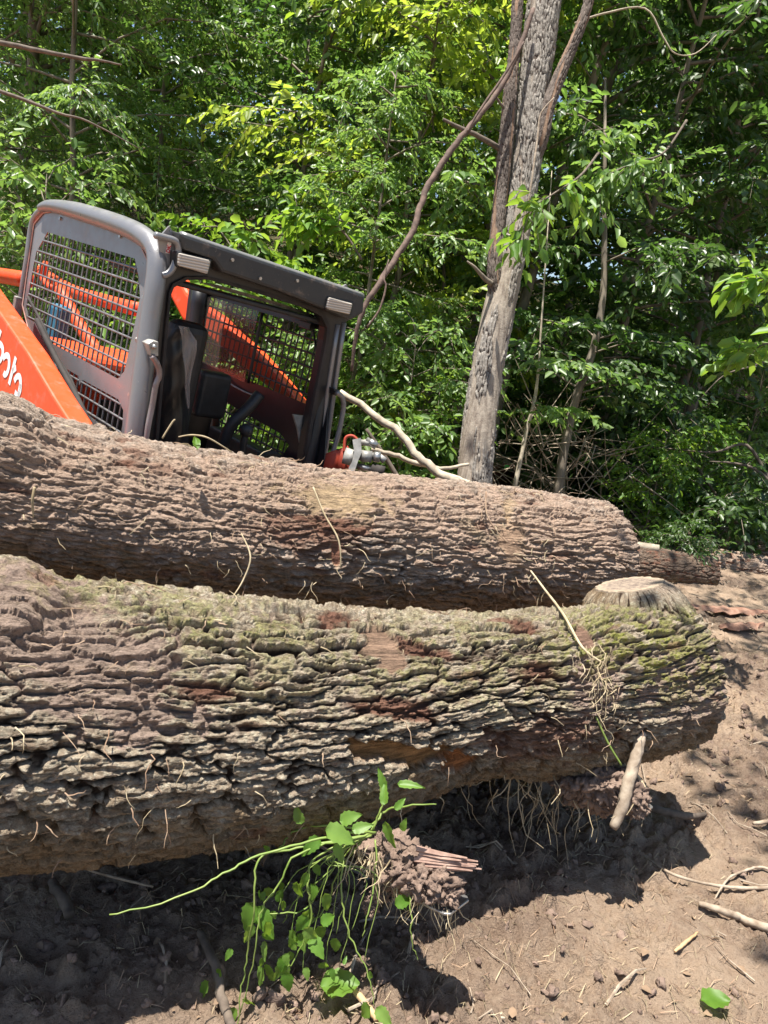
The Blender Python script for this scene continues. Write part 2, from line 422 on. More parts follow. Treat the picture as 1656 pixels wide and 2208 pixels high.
sb = mixc(nt, ramp(nt, D_, [(.30, .6), (.46, 0.)]), sb, (.08, .05, .035))
nt.links.new(mixc(nt, sp.outputs[0], base, sb), b.inputs['Base Color']); b.inputs['Roughness'].default_value = .95; b.inputs['Specular IOR Level'].default_value = .15
hh = N(nt, 'ShaderNodeMath', operation='MULTIPLY_ADD', i1=.4); nt.links.new(D_, hh.inputs[0]); nt.links.new(C_, hh.inputs[2])
bump(nt, b, hh.outputs[0], 1.0, .035)
ground = link('ground', gm, _m, None, True); tag(ground, kind='structure')
_gxs, _gys, _gz = gx, gy, Z.reshape(nx, ny)
def gz(x, y):
    i = min(max(np.searchsorted(_gxs, x) - 1, 0), nx - 2); j = min(max(np.searchsorted(_gys, y) - 1, 0), ny - 2)
    return float(_gz[i, j])
def gp(px, py, h=0.0):
    p = gpix(px, py, h)
    for k in range(3):
        o = CM.translation; v = P(px, py, 1) - o; p = o + v * ((gz(p.x, p.y) + h - o.z) / v.z)
    return p
# ------------------------------------------------------------------ foliage
def leaf_mesh(name, pos, dr, nr, size, rnd, width=.52, droop=.18):
    n = len(pos); dr = dr / np.linalg.norm(dr, axis=1)[:, None]
    sd = np.cross(dr, nr); sd /= np.linalg.norm(sd, axis=1)[:, None] + 1e-9; up = np.cross(sd, dr)
    s = size[:, None]
    V = np.empty((n, 6, 3))
    V[:, 0] = pos; V[:, 1] = pos + dr * s - up * s * droop * 1.2
    for k, (t, w) in enumerate(((.28, .5), (.68, .40))):
        m = pos + dr * s * t - up * s * droop * t * t
        V[:, 2 + k] = m + (sd * w * width + up * .11) * s
        V[:, 4 + k] = m + (-sd * w * width + up * .11) * s
    V = V.reshape(-1, 3); b_ = np.arange(n)[:, None] * 6
    Fq = np.concatenate([b_ + np.array([0, 2, 3, 1]), b_ + np.array([0, 1, 5, 4])], 0)
    me = np_mesh(name, V, Fq, 4)
    attr(me, 'rnd', np.repeat(rnd, 6, axis=0))
    return me
def rodr(v, ax, ang):
    c, s = np.cos(ang)[:, None], np.sin(ang)[:, None]
    return v * c + np.cross(ax, v) * s + ax * (ax * v).sum(1)[:, None] * (1 - c)
def twig_leaves(rng, A, D, L, m, lsize, hue=None, spray=1.0):
    """A: twig starts, D: directions, L: lengths; m leaves on each, alternate, spread flat. returns leaf arrays and twig end points"""
    n = len(A); t = (np.arange(m) + .6) / m
    up = np.array([0, 0, 1.])
    side = np.cross(D, up); side /= np.linalg.norm(side, axis=1)[:, None] + 1e-9
    pos = A[:, None] + D[:, None] * (L[:, None] * t)[..., None]
    pos[..., 2] -= (.28 * L[:, None] * t ** 2)
    sg = np.where(np.arange(m) % 2 == 0, 1, -1)[None, :, None] * (1 + .3 * rng.randn(n, m, 1))
    d = D[:, None] * .75 + side[:, None] * sg * .8 * spray + rng.randn(n, m, 3) * .28
    d[..., 2] -= .25 + .35 * rng.rand(n, m)
    pos = pos + side[:, None] * sg * .015
    nr = np.array([0, -.15, 1.]) + rng.randn(n, m, 3) * .62
    size = lsize * (.6 + .65 * rng.rand(n, m))
    h = (rng.rand(n, 1) if hue is None else hue) * .6 + .4 * rng.rand(n, m)
    rnd = np.stack([h, rng.rand(n, m), rng.rand(n, m)], -1)
    f = lambda a: a.reshape(-1, a.shape[-1])
    return f(pos), f(d), f(nr), size.ravel(), f(rnd)
def tree_parts(seed, H=6.0, cr=1.6, base=.25, nl=34, nt_=12, m=12, ls=.10, lean=0, tr=.05, twl=.55, rise=.6):
    """returns crown mesh arrays and branch tubes for a tree standing at the origin"""
    rng = np.random.RandomState(seed); mb = MB()
    k = 9; zz = np.linspace(0, H, k)
    ox = np.cumsum(rng.randn(k) * .05 * H / 6) + lean * zz; oy = np.cumsum(rng.randn(k) * .05 * H / 6)
    ox -= ox[0]; oy -= oy[0]
    mb.tube([(ox[i], oy[i], zz[i] - (.25 if i == 0 else 0)) for i in range(k)], list(np.linspace(tr, tr * .15, k)), 7)
    A = []; D = []; L = []
    for i in range(nl):
        f = base + (1 - base) * ((i + rng.rand()) / nl); z = f * H
        a = i * 2.4 + rng.randn() * .4
        prof = math.sin(min(1, .22 + (1 - f) * 1.15) * math.pi * .62) * (.6 + .6 * rng.rand())
        ll = cr * prof
        px, py = np.interp(z, zz, ox), np.interp(z, zz, oy)
        e = rise * (-.2 + 1.9 * rng.rand()) * (1 if f < .9 else 1.6)
        pts = []
        for q in np.linspace(0, 1, 5):
            pts.append(Vector((px + math.cos(a) * ll * q, py + math.sin(a) * ll * q, z + ll * (e * q - .55 * e * q * q - .12 * q * q) + .04 * rng.randn() * q)))
        mb.tube(pts, list(np.linspace(max(.006, tr * .32), .003, 5)), 4, cap=False)
        for j in range(nt_):
            q = .18 + .82 * (j + rng.rand()) / nt_; x = q * 4; s = min(int(x), 3); p = pts[s].lerp(pts[s + 1], x - s)
            t = (pts[s + 1] - pts[s]).normalized()
            ang = a + (1 if j % 2 else -1) * (.5 + .8 * rng.rand()) if j < nt_ - 1 else a
            d = Vector((math.cos(ang), math.sin(ang), .05 + .5 * rng.randn())).normalized()
            A.append(p); D.append(d); L.append(twl * (.55 + .7 * rng.rand()) * min(1, .5 + prof))
    A = np.array(A); D = np.array(D); L = np.array(L)
    for i in range(0, len(A), 2):
        mb.tube([A[i], A[i] + D[i] * L[i] * .5 - np.array([0, 0, .07 * L[i]]), A[i] + D[i] * L[i] - np.array([0, 0, .28 * L[i]])], [.004, .003, .0015], 3, cap=False)
    return twig_leaves(rng, A, D, L, m, ls), mb
def tree_template(name, seed, leafk, label, cat, group, barkm=None, **kw):
    lv, mb = tree_parts(seed, **kw)
    root = thing(name, label, cat, (0, 0, 0), group)
    mb.build('trunk', barkm or M_TRUNKD, root, True)
    me = leaf_mesh('crown', *lv)
    link('crown', me, LEAF[leafk], root)
    return root
def copy_tree(root):
    c = root.copy(); COL.objects.link(c)
    for ch in list(root.children):
        d = ch.copy(); COL.objects.link(d); d.parent = c
        for g in list(ch.children):
            e = g.copy(); COL.objects.link(e); e.parent = d
    return c
USED = {}
TPL = {}
def template(key, *a, **k): TPL[key] = tree_template(*a, **k)
template('beech', 'broadleaf_tree', 11, 'mid', 'x', 'broadleaf tree', 'trees of the wood behind the loader', H=7.5, cr=2.1, base=.10, nl=46, nt_=15, m=14, ls=.105, tr=.06)
template('beechy', 'broadleaf_tree', 12, 'yellow', 'x', 'broadleaf tree', 'trees of the wood behind the loader', H=7.0, cr=1.9, base=.10, nl=44, nt_=14, m=13, ls=.105, tr=.05)
template('fine', 'broadleaf_tree', 19, 'mid', 'x', 'broadleaf tree', 'trees of the wood behind the loader', H=7.5, cr=2.1, base=.08, nl=52, nt_=17, m=24, ls=.068, tr=.05, twl=.6)
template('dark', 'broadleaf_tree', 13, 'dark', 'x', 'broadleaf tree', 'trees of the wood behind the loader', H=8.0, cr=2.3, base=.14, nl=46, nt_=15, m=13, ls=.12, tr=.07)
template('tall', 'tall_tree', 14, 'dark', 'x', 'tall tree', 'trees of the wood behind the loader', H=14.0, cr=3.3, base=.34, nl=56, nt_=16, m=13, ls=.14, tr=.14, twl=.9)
template('tallm', 'tall_tree', 15, 'mid', 'x', 'tall tree', 'trees of the wood behind the loader', H=13.0, cr=3.0, base=.22, nl=60, nt_=16, m=13, ls=.14, tr=.12, twl=.85)
template('shrub', 'shrub', 16, 'mid', 'x', 'shrub', 'shrubs along the wood edge', H=2.2, cr=1.0, base=.03, nl=26, nt_=10, m=10, ls=.085, tr=.02, twl=.4, rise=.9)
template('shrubb', 'shrub', 17, 'weed', 'x', 'shrub', 'shrubs along the wood edge', H=1.9, cr=.85, base=.03, nl=22, nt_=9, m=9, ls=.10, tr=.018, twl=.4, rise=.9)
template('low', 'low_bush', 18, 'dark', 'x', 'bush', 'low bushes on the forest floor', H=.9, cr=.8, base=.02, nl=22, nt_=9, m=8, ls=.10, tr=.012, twl=.3, rise=.7)
LAYOUT = [  # key, pixel x, distance, scale, label
 ('shrub', 60, 7.6, 1.15, 'feathery green shrub at the left edge just behind the orange lift arm'),
 ('fine', 150, 9.0, .95, 'green leafy tree directly behind the back of the grey cab'),
 ('shrubb', 480, 7.3, 1.15, 'pale green shrub rising just above the middle of the cab roof'),
 ('fine', 330, 11.5, 1.05, 'green tree between the cab roof and the yellow-green tree at the upper left'),
 ('beechy', 400, 14.0, 1.15, 'sunlit yellow-green tree high above the left end of the cab roof'),
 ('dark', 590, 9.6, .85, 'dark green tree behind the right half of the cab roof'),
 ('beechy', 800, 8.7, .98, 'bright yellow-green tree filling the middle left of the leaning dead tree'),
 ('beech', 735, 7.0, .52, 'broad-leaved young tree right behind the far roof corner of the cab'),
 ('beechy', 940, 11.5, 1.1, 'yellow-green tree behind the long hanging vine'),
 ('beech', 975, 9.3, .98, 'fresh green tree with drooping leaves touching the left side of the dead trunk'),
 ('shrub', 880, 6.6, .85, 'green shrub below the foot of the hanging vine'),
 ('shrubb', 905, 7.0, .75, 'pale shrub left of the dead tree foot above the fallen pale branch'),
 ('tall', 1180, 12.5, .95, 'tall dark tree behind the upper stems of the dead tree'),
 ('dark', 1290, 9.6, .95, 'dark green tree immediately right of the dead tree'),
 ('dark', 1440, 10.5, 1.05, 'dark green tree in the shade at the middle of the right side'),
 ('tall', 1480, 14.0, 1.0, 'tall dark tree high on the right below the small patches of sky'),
 ('beech', 1570, 17.0, 1.1, 'sunlit green tree seen through the shade far back on the right'),
 ('beech', 1400, 20.0, 1.2, 'far green tree glinting behind the shaded trees on the right'),
 ('tallm', 1700, 13.0, .95, 'tall mid-green tree at the right edge of the wood'),
 ('beechy', 1640, 24.0, 1.5, 'far yellow-green tree bright under the sky at the upper right'),
 ('tallm', 240, 16.0, 1.0, 'tall green tree farther up the slope at the upper left'),
 ('tall', 30, 13.0, .9, 'tall dark green tree at the upper left corner'),
 ('tallm', 640, 15.5, 1.0, 'tall green tree up the slope above the cab roof'),
 ('tall', 520, 20.0, 1.0, 'far dark tree deep in the wood above the cab'),
 ('tallm', 860, 18.5, 1.05, 'far tall tree behind the bright yellow-green tree'),
 ('tall', 1040, 21.0, 1.1, 'far dark tree deep in the wood behind the dead tree'),
 ('tallm', 1290, 24.0, 1.1, 'far green tree deep in the wood right of the dead tree'),
 ('tall', 150, 24.0, 1.1, 'far dark tree at the top of the slope on the left'),
 ('tall', 720, 27.0, 1.2, 'farthest dark tree behind the middle of the wood'),
 ('tall', 1500, 28.0, 1.2, 'farthest dark tree behind the right of the wood'),
 ('fine', -60, 10.5, 1.0, 'feathery leafy tree cut by the left edge of the picture'),
 ('shrub', 1200, 10.6, .9, 'shaded shrub behind the thin grey sapling'),
 ('shrub', 1330, 12.5, 1.0, 'shaded shrub under the dark trees on the right'),
 ('shrub', 1480, 11.5, 1.15, 'sun-flecked shrub in the gap under the dark trees'),
 ('shrub', 1620, 10.5, 1.0, 'shrub behind the dead branches at the right edge'),
 ('shrubb', 1450, 8.0, .58, 'leafy green bush behind the right end of the muddy back log'),
 ('shrubb', 1535, 8.8, .62, 'leafy green bush behind the dark log on the right'),
 ('low', 1250, 9.2, 1.0, 'low dark bush left of the leafy green bush'),
 ('low', 1340, 9.8, 1.1, 'low dark bush under the thin leaning trunk'),
 ('low', 1620, 8.4, .9, 'low bush of round leaves at the right edge above the logs'),
 ('low', 1535, 7.0, .42, 'small green bush growing between the two logs on the right'),
 ('low', 1175, 10.4, .9, 'low bush in the brush right of the dead tree base'),
 ('low', 900, 8.0, .8, 'low bush behind the pale fallen branch'),
 ('fine', 20, 15.0, 1.4, 'fine-leaved tree behind the two dead branches at the upper left'),
 ('fine', 700, 12.5, 1.1, 'fine-leaved tree between the cab roof and the bright yellow-green tree'),
 ('shrub', 250, 12.5, 1.1, 'shrub on the slope seen over the left of the cab roof'),
 ('shrub', 700, 11.0, 1.2, 'shrub deep behind the far corner of the cab roof'),
]
_r = random.Random(5)
for key, px, dist, sc, lab in LAYOUT:
    g = G(px, dist)
    o = TPL[key] if key not in USED else copy_tree(TPL[key]); USED[key] = 1
    o.location = g; o.rotation_euler = (R(_r.uniform(-2, 2)), R(4 + _r.uniform(-2, 3)), _r.uniform(0, 6.28)) if False else (0, 0, _r.uniform(0, 6.28))
    o.scale = (sc, sc, sc * _r.uniform(.95, 1.08)); o['label'] = lab
rng = np.random.RandomState(77); n = 90000
fx = rng.uniform(-34, 36, n); fy = rng.uniform(24, 38, n); fz = 18 * rng.rand(n) ** .9
kk = fbm(fx * .22, fy * .22, fz * .22, 3) > -.35; fx, fy, fz = fx[kk], fy[kk], fz[kk]; n = len(fx)
kk = ~((fx > 11) & (fz + terr(fx, fy) > 13.5 + 2 * noise(fx * .3, fz * 0, 2.)) & (fx < 20)); fx, fy, fz = fx[kk], fy[kk], fz[kk]; n = len(fx)
me = leaf_mesh('far_wood', np.stack([fx, fy, fz + terr(fx, fy)], 1), rng.randn(n, 3) * np.array([1, 1, .5]) + np.array([0, 0, -.4]), np.array([0, -.3, 1.]) + rng.randn(n, 3) * .6, .22 + .22 * rng.rand(n), rng.rand(n, 3), width=.6)
tag(link('far_wood', me, LEAF['mid']), 'far leafy wood on the slope that closes the view between the trees', 'wood', kind='stuff')
sh = copy_tree(TPL['tall']); sh.location = (3.1, 3.4, 0); sh.scale = (.85, .85, 1.1); sh['label'] = 'tall dark tree standing outside the right edge whose crown shades the bare soil'
# ground cover: one sheet of small leaves nobody could count
rng = np.random.RandomState(21)
n = 26000
gxx = rng.uniform(-9, 11, n); gyy = rng.uniform(7.2, 19, n)
keep = (fbm(gxx * .5, gyy * .5, 4., 3) > -.25) & (gyy > 7.4 + .4 * np.abs(noise(gxx, gyy * 0, 3.))) & ~((np.abs(gxx - 3.0) < 3.2) & (gyy < 8.6))
gxx = gxx[keep]; gyy = gyy[keep]; n = len(gxx)
hh_ = rng.rand(n) ** 1.6 * .38 * (1 + fbm(gxx, gyy, 8., 2))
gpz = terr(gxx, gyy) + np.abs(hh_) + .02
ang = rng.uniform(0, 6.28, n)
d = np.stack([np.cos(ang), np.sin(ang), rng.uniform(-.5, .3, n)], 1)
me = leaf_mesh('ground_cover', np.stack([gxx, gyy, gpz], 1), d, np.array([0, 0, 1.]) + rng.randn(n, 3) * .4, .06 + .07 * rng.rand(n), rng.rand(n, 3), width=.7)
tag(link('ground_cover', me, LEAF['dark']), 'low green leafy ground cover under the trees of the wood', 'ground cover', kind='stuff')
rng = np.random.RandomState(22)
n = 30000
gxx = rng.uniform(-10, 12, n); gyy = rng.uniform(7.8, 24, n)
ang = rng.uniform(0, 6.28, n)
d = np.stack([np.cos(ang), np.sin(ang), rng.uniform(-.3, .3, n)], 1)
me = leaf_mesh('leaf_litter', np.stack([gxx, gyy, terr(gxx, gyy) + .015 + .02 * rng.rand(n)], 1), d, np.array([0, 0, 1.]) + rng.randn(n, 3) * .3, .05 + .05 * rng.rand(n), rng.rand(n, 3), width=.6)
M_LIT = simple('dead_leaf', (.12, .08, .05), (.28, .19, .12), .9, 6, bstr=0)
tag(link('leaf_litter', me, M_LIT), 'dry brown fallen leaves scattered over the floor of the wood', 'leaf litter', kind='stuff')

# ------------------------------------------------------------------ traced trunks of thin trees
def wood_path(name, label, cat, pts, rads, mat, group=None, sides=8, seed=0, wob=.12, nper=5, parent=None):
    path = smooth_path([P(*p) for p in pts], nper); rr = lerp_list(rads, len(path)); rg = random.Random(seed)
    path = [p + Vector((rg.uniform(-1, 1), rg.uniform(-1, 1), rg.uniform(-1, 1))) * r * wob for p, r in zip(path, rr)]
    mb = MB().tube(path, rr, sides)
    o = mb.build(name, mat, parent, True)
    if label: tag(o, label, cat, group)
    return o
def thin_tree(label, pts, rads, seed, leafk='dark', nb=16, z0=.35, cr=.9, mat=None, ls=.095):
    "a sapling: traced trunk, with side branches and leaves"
    path = smooth_path([P(*p) for p in pts], 6)
    top = path[-1]; dirv = (path[-1] - path[-4]).normalized()
    path += [top + dirv * .8, top + dirv * 1.7]
    foot = path[0].copy(); foot.z = tz(foot.x, foot.y) - .1; path.insert(0, foot)
    rr = lerp_list(rads, len(path) - 2) + [rads[-1] * .7, rads[-1] * .35]
    root = thing('sapling', label, 'sapling', tuple(Vector((foot.x, foot.y, foot.z + .1))), 'thin saplings in the wood')
    mb = MB(); mb.tube(path, rr, 8)
    rng = np.random.RandomState(seed); A = []; D = []; L = []
    for i in range(nb):
        f = z0 + (1 - z0) * rng.rand(); k = f * (len(path) - 1); s = min(int(k), len(path) - 2); p = path[s].lerp(path[s + 1], k - s)
        a = rng.uniform(0, 6.28); ll = cr * (.5 + .7 * rng.rand())
        q = [p + Vector((math.cos(a) * ll * t, math.sin(a) * ll * t, ll * (.55 * t - .35 * t * t))) for t in (0, .35, .7, 1)]
        mb.tube(q, [.010, .007, .005, .003], 4, cap=False)
        for j in range(9):
            t = .25 + .75 * rng.rand(); x = t * 3; s2 = min(int(x), 2)
            A.append(q[s2].lerp(q[s2 + 1], x - s2)); an = a + rng.uniform(-1.2, 1.2)
            D.append((math.cos(an), math.sin(an), .1)); L.append(.35 + .3 * rng.rand())
    mb.build('trunk', mat or M_TRUNKD, root, True)
    lv = twig_leaves(rng, np.array(A), np.array(D), np.array(L), 9, ls)
    lv = (lv[0] - np.array(wloc(root)),) + lv[1:]
    link('crown', leaf_mesh('crown', *lv), LEAF[leafk], root)
thin_tree('thin brown trunk leaning right between the dead tree and the dark wood', [(1205, 1045, 7.3), (1220, 950, 7.3), (1245, 850, 7.3), (1280, 750, 7.3), (1300, 640, 7.3), (1303, 540, 7.3)], [.050, .046, .042, .038, .034, .028], 1)
thin_tree('slim trunk partly hidden right behind the dead tree trunk', [(1070, 880, 8.4), (1105, 740, 8.4), (1150, 580, 8.4), (1225, 330, 8.4), (1290, 140, 8.4)], [.07, .065, .06, .055, .045], 2)
thin_tree('upright thin trunk above the middle of the cab roof', [(628, 640, 9.4), (640, 500, 9.4), (645, 400, 9.4), (652, 290, 9.4)], [.055, .05, .045, .035], 3, 'mid')
thin_tree('thin dark stem in the yellow leaves left of the dead tree', [(958, 640, 8.8), (955, 520, 8.8), (948, 430, 8.8)], [.025, .022, .016], 4, 'yellow', nb=10)
thin_tree('grey bare-looking sapling standing right of the dead tree base', [(1112, 1040, 6.9), (1135, 930, 6.9), (1155, 850, 6.9), (1163, 760, 6.9)], [.024, .02, .016, .010], 5, 'mid', nb=3, cr=.5, mat=M_PALEB)
# leafy sprays reaching in from plants near the camera side
def spray(name, label, pts, rads, nseg, leafk, ls, seed, mat=None, m=9, L0=.32, per=3, foot=None):
    path = smooth_path([P(*p) for p in pts], 6)
    root = thing(name, label, 'branch', tuple(path[0]))
    mb = MB(); rr = lerp_list(rads, len(path)); mb.tube(path, rr, 6)
    rng = np.random.RandomState(seed); A = []; D = []; L = []
    for i in range(nseg):
        f = .25 + .75 * (i + rng.rand()) / nseg; k = f * (len(path) - 1); s = min(int(k), len(path) - 2); p = path[s].lerp(path[s + 1], k - s)
        t = (path[s + 1] - path[s]).normalized()
        for j in range(per):
            v = (t + Vector(rng.randn(3)) * .7).normalized(); A.append(p); D.append(v); L.append(L0 * (.6 + .6 * rng.rand()))
    for a_, d_, l_ in zip(A, D, L): mb.tube([a_, a_ + Vector(d_) * l_ * .5 - Vector((0, 0, .07 * l_)), a_ + Vector(d_) * l_ - Vector((0, 0, .28 * l_))], [.003, .002, .001], 4, cap=False)
    mb.build('stem', mat or M_TWIG, root, True)
    lv = twig_leaves(rng, np.array([tuple(v) for v in A]), np.array([tuple(v) for v in D]), np.array(L), m, ls)
    lv = (lv[0] - np.array(wloc(root)),) + lv[1:]
    link('leaves', leaf_mesh('leaves', *lv, droop=.3), LEAF[leafk], root)
spray('leafy_branch', 'bright green leafy branch hanging in front of the dead trunk', [(1290, 330, 6.0), (1250, 380, 5.5), (1190, 420, 5.2), (1150, 450, 5.1), (1120, 520, 5.1)], [.012, .009, .006, .005, .003], 8, 'weed', .105, 6, m=6, L0=.24, per=2)
spray('leafy_branch', 'leafy branch with backlit leaves above and right of the dead trunk fork', [(1480, 260, 7.0), (1430, 330, 6.7), (1370, 350, 6.5), (1310, 380, 6.4), (1280, 420, 6.4)], [.014, .010, .008, .006, .003], 11, 'mid', .12, 7, m=8, L0=.34, per=3)
spray('leafy_branch', 'large-leaved yellow-green branch reaching in at the right edge, upper', [(1760, 560, 3.6), (1700, 590, 3.6), (1650, 600, 3.6), (1610, 600, 3.6)], [.008, .006, .005, .003], 7, 'weed', .10, 8, m=5, L0=.16, per=2)
spray('leafy_branch', 'large-leaved yellow-green branch reaching in at the right edge, lower', [(1760, 720, 3.8), (1700, 735, 3.8), (1640, 745, 3.8), (1580, 770, 3.8)], [.008, .006, .005, .003], 8, 'weed', .095, 9, m=5, L0=.16, per=2)
spray('leafy_branch', 'fresh green leafy spray above the right end of the cab roof', [(780, 560, 6.0), (740, 500, 6.0), (690, 470, 6.0), (640, 465, 6.0)], [.012, .009, .006, .004], 12, 'weed', .10, 10, m=7, L0=.28, per=3)

# ------------------------------------------------------------------ loose wood between the trees
wood_path('dead_branch', 'long dark dead branch crossing the upper left corner', 'branch', [(-60, 80, 5.2), (40, 100, 5.2), (170, 125, 5.2), (215, 130, 5.2), (262, 140, 5.2)], [.020, .017, .013, .009, .005], M_TWIG, seed=1)
wood_path('dead_branch', 'second dark dead branch below the one in the upper left corner', 'branch', [(-60, 175, 5.6), (60, 218, 5.6), (130, 245, 5.6), (190, 262, 5.6), (300, 320, 5.7)], [.016, .013, .010, .008, .003], M_TWIG, seed=2)
wood_path('dead_branch', 'thin bare twig hanging over the dark leaves at the upper right', 'branch', [(1240, 50, 6.4), (1300, 30, 6.4), (1390, 18, 6.4), (1430, 80, 6.4), (1455, 115, 6.4), (1500, 115, 6.4), (1545, 75, 6.4)], [.010, .009, .008, .007, .006, .005, .003], M_PALEB, seed=3)
wood_path('fallen_branch', 'long pale bare branch sloping down from behind the cab to the dead tree', 'branch', [(735, 845, 4.6), (850, 925, 4.5), (900, 985, 4.45), (950, 1020, 4.4), (1010, 1045, 4.3), (1080, 1075, 4.2)], [.020, .024, .026, .026, .03, .03], M_PALEB, seed=4, wob=.38)
wood_path('fallen_branch', 'short pale bare branch just below the long sloping one', 'branch', [(800, 970, 4.7), (850, 980, 4.7), (905, 1000, 4.7), (960, 1010, 4.7), (1010, 1000, 4.8)], [.013, .015, .016, .012, .010], M_PALEB, seed=5, wob=.4)
wood_path('fallen_branch', 'brown broken branch leaning behind the pale ones', 'branch', [(790, 925, 5.0), (830, 985, 5.0), (870, 1050, 5.0)], [.012, .016, .02], M_TWIG, seed=6)
wood_path('fallen_branch', 'curved bare branch arching over the low leaves behind the thin trunk', 'branch', [(1215, 1020, 8.0), (1250, 985, 8.0), (1300, 980, 8.0), (1380, 1010, 8.0), (1450, 1070, 8.0)], [.014, .012, .012, .010, .006], M_TWIG, seed=7)
for i, (pts, r, lab) in enumerate([
  ([(1660, 1040, 7.6), (1610, 960, 7.6), (1540, 975, 7.6), (1450, 968, 7.6), (1400, 965, 7.6)], [.035, .028, .018, .012, .006], 'forked bare branch lying highest in the dark at the right edge'),
  ([(1700, 1090, 7.4), (1640, 1020, 7.4), (1590, 1000, 7.4), (1530, 995, 7.4)], [.04, .03, .02, .008], 'thick bare branch at the right edge below the forked one'),
  ([(1590, 1130, 7.8), (1540, 1060, 7.8), (1500, 1000, 7.8), (1470, 950, 7.8), (1440, 900, 7.8)], [.028, .022, .018, .012, .006], 'bare branch rising steeply to the left out of the low leaves'),
  ([(1680, 770, 7.0), (1620, 790, 7.0), (1560, 810, 7.0), (1510, 860, 7.0)], [.018, .014, .010, .006], 'bare branch entering at the right edge under the bright leaves')]):
    wood_path('fallen_branch', lab, 'branch', pts, [k * .6 for k in r], M_TWIG, seed=20 + i)
# brush pile of grey twigs
rg = random.Random(8); mb = MB(); c0 = G(1195, 7.8)
for i in range(170):
    a = c0 + Vector((rg.gauss(0, .42), rg.gauss(0, .35), rg.uniform(0, 1.0))); v = Vector((rg.gauss(0, 1), rg.gauss(0, .6), rg.gauss(.3, .7))).normalized() * rg.uniform(.3, 1.0)
    q = [a, a + v * .5 + Vector((rg.gauss(0, .04), 0, rg.gauss(0, .04))), a + v]; mb.tube(q, [.006, .004, .002], 4, cap=False)
tag(mb.build('brush_heap', M_STICK), 'tangled heap of thin grey twigs right of the dead tree base', 'brush heap', kind='stuff')
# ------------------------------------------------------------------ logs
def frame_grid(path, radii, step, nv):
    "centre line and ring frames resampled every step metres"
    pts = np.array([tuple(p) for p in smooth_path(path, 12)]); rad = np.interp(np.linspace(0, 1, len(pts)), np.linspace(0, 1, len(radii)), radii)
    seg = np.linalg.norm(np.diff(pts, axis=0), axis=1); s = np.concatenate([[0], np.cumsum(seg)])
    nu = int(s[-1] / step) + 2; S = np.linspace(0, s[-1], nu)
    C = np.stack([np.interp(S, s, pts[:, k]) for k in range(3)], 1); Rr = np.interp(S, s, rad)
    k = max(3, nu // 40); ker = np.ones(2 * k + 1) / (2 * k + 1)
    for j in range(3): C[:, j] = np.convolve(np.pad(C[:, j], k, 'reflect', reflect_type='odd'), ker, 'valid')
    Rr = np.convolve(np.pad(Rr, k, 'edge'), ker, 'valid')
    T = np.gradient(C, axis=0); T /= np.linalg.norm(T, axis=1)[:, None]
    A = np.cross(T, np.array([0, 0, 1.])) if abs(T[0, 2]) < .9 else np.cross(T, np.array([1., 0, 0]))
    A /= np.linalg.norm(A, axis=1)[:, None]; B = np.cross(A, T)          # A towards the side, B upwards
    TH = np.linspace(0, 2 * np.pi, nv, endpoint=False)
    return C, Rr, S, T, A, B, TH
def bark_height(s, th, r0, cell=.042, asp=3.6, seed=0, twist=0.0):
    "furrowed bark: interlaced long plates; returns a height of 0..1"
    circ = 2 * math.pi * r0; pv = max(6, int(round(circ / cell)))
    v = th / (2 * math.pi) * pv; u = s / (cell * asp)
    cx, sy = np.cos(th) * r0, np.sin(th) * r0
    w1 = fbm(s * 2.6, cx * 5, sy * 5 + seed, 3); w2 = fbm(s * 9, cx * 16, sy * 16 + 3 + seed, 3); w3 = fbm(s * 26, cx * 55, sy * 55, 3, .6)
    v2 = v + .85 * w1 + .24 * w2 + .10 * w3 + twist * u; u2 = u + .5 * w2 + .10 * w3
    f1, f2, rr, du, dv = voronoi(u2, v2, pv, seed)
    e = f2 - f1 + .06 * w3
    plate = sstep(.05, .24, e) * (.74 + .4 * rr) - .30 * dv * (.4 + rr)
    pv3 = int(pv * 2.6)
    f1b, f2b, rb, dub, dvb = voronoi(u * 2.2 + .5 * w2 + .14 * w3, v * pv3 / pv + 1.8 * w1 + .7 * w2 + .3 * w3, pv3, seed + 4)
    plate2 = sstep(.0, .22, f2b - f1b)
    fine = fbm(s * 13, cx * 75, sy * 75 + seed, 4, .62)
    crumb = fbm(s * 60, cx * 130, sy * 130, 3, .7)
    big = fbm(s * 4, cx * 9, sy * 9 + 7, 3)
    rn = 1 - np.abs(fbm(s * 7.5 + .3 * w3, cx * 30 + 1.2 * w1, sy * 30 + seed, 4, .58)) * 2.0
    mixm = .06 + .26 * sstep(-.2, .4, fbm(s * 2.2, cx * 3, sy * 3 + 11, 2))
    h = plate * (.62 + .26 * plate2 + .34 * (rb - .5)) * (1 - mixm) + mixm * (.25 + .75 * np.clip(rn, 0, 1)) + .15 * fine * (.4 + plate) + .06 * crumb + .12 * big
    return np.clip(h, -.15, 1.4)
def ellmask(x, y, cx, cy, rx, ry, ang=0, soft=.35, nzv=0):
    c, s = math.cos(R(ang)), math.sin(R(ang)); dx, dy = x - cx, y - cy
    q = np.sqrt(((dx * c + dy * s) / rx) ** 2 + ((-dx * s + dy * c) / ry) ** 2) + nzv
    return 1 - sstep(1 - soft, 1 + soft, q)
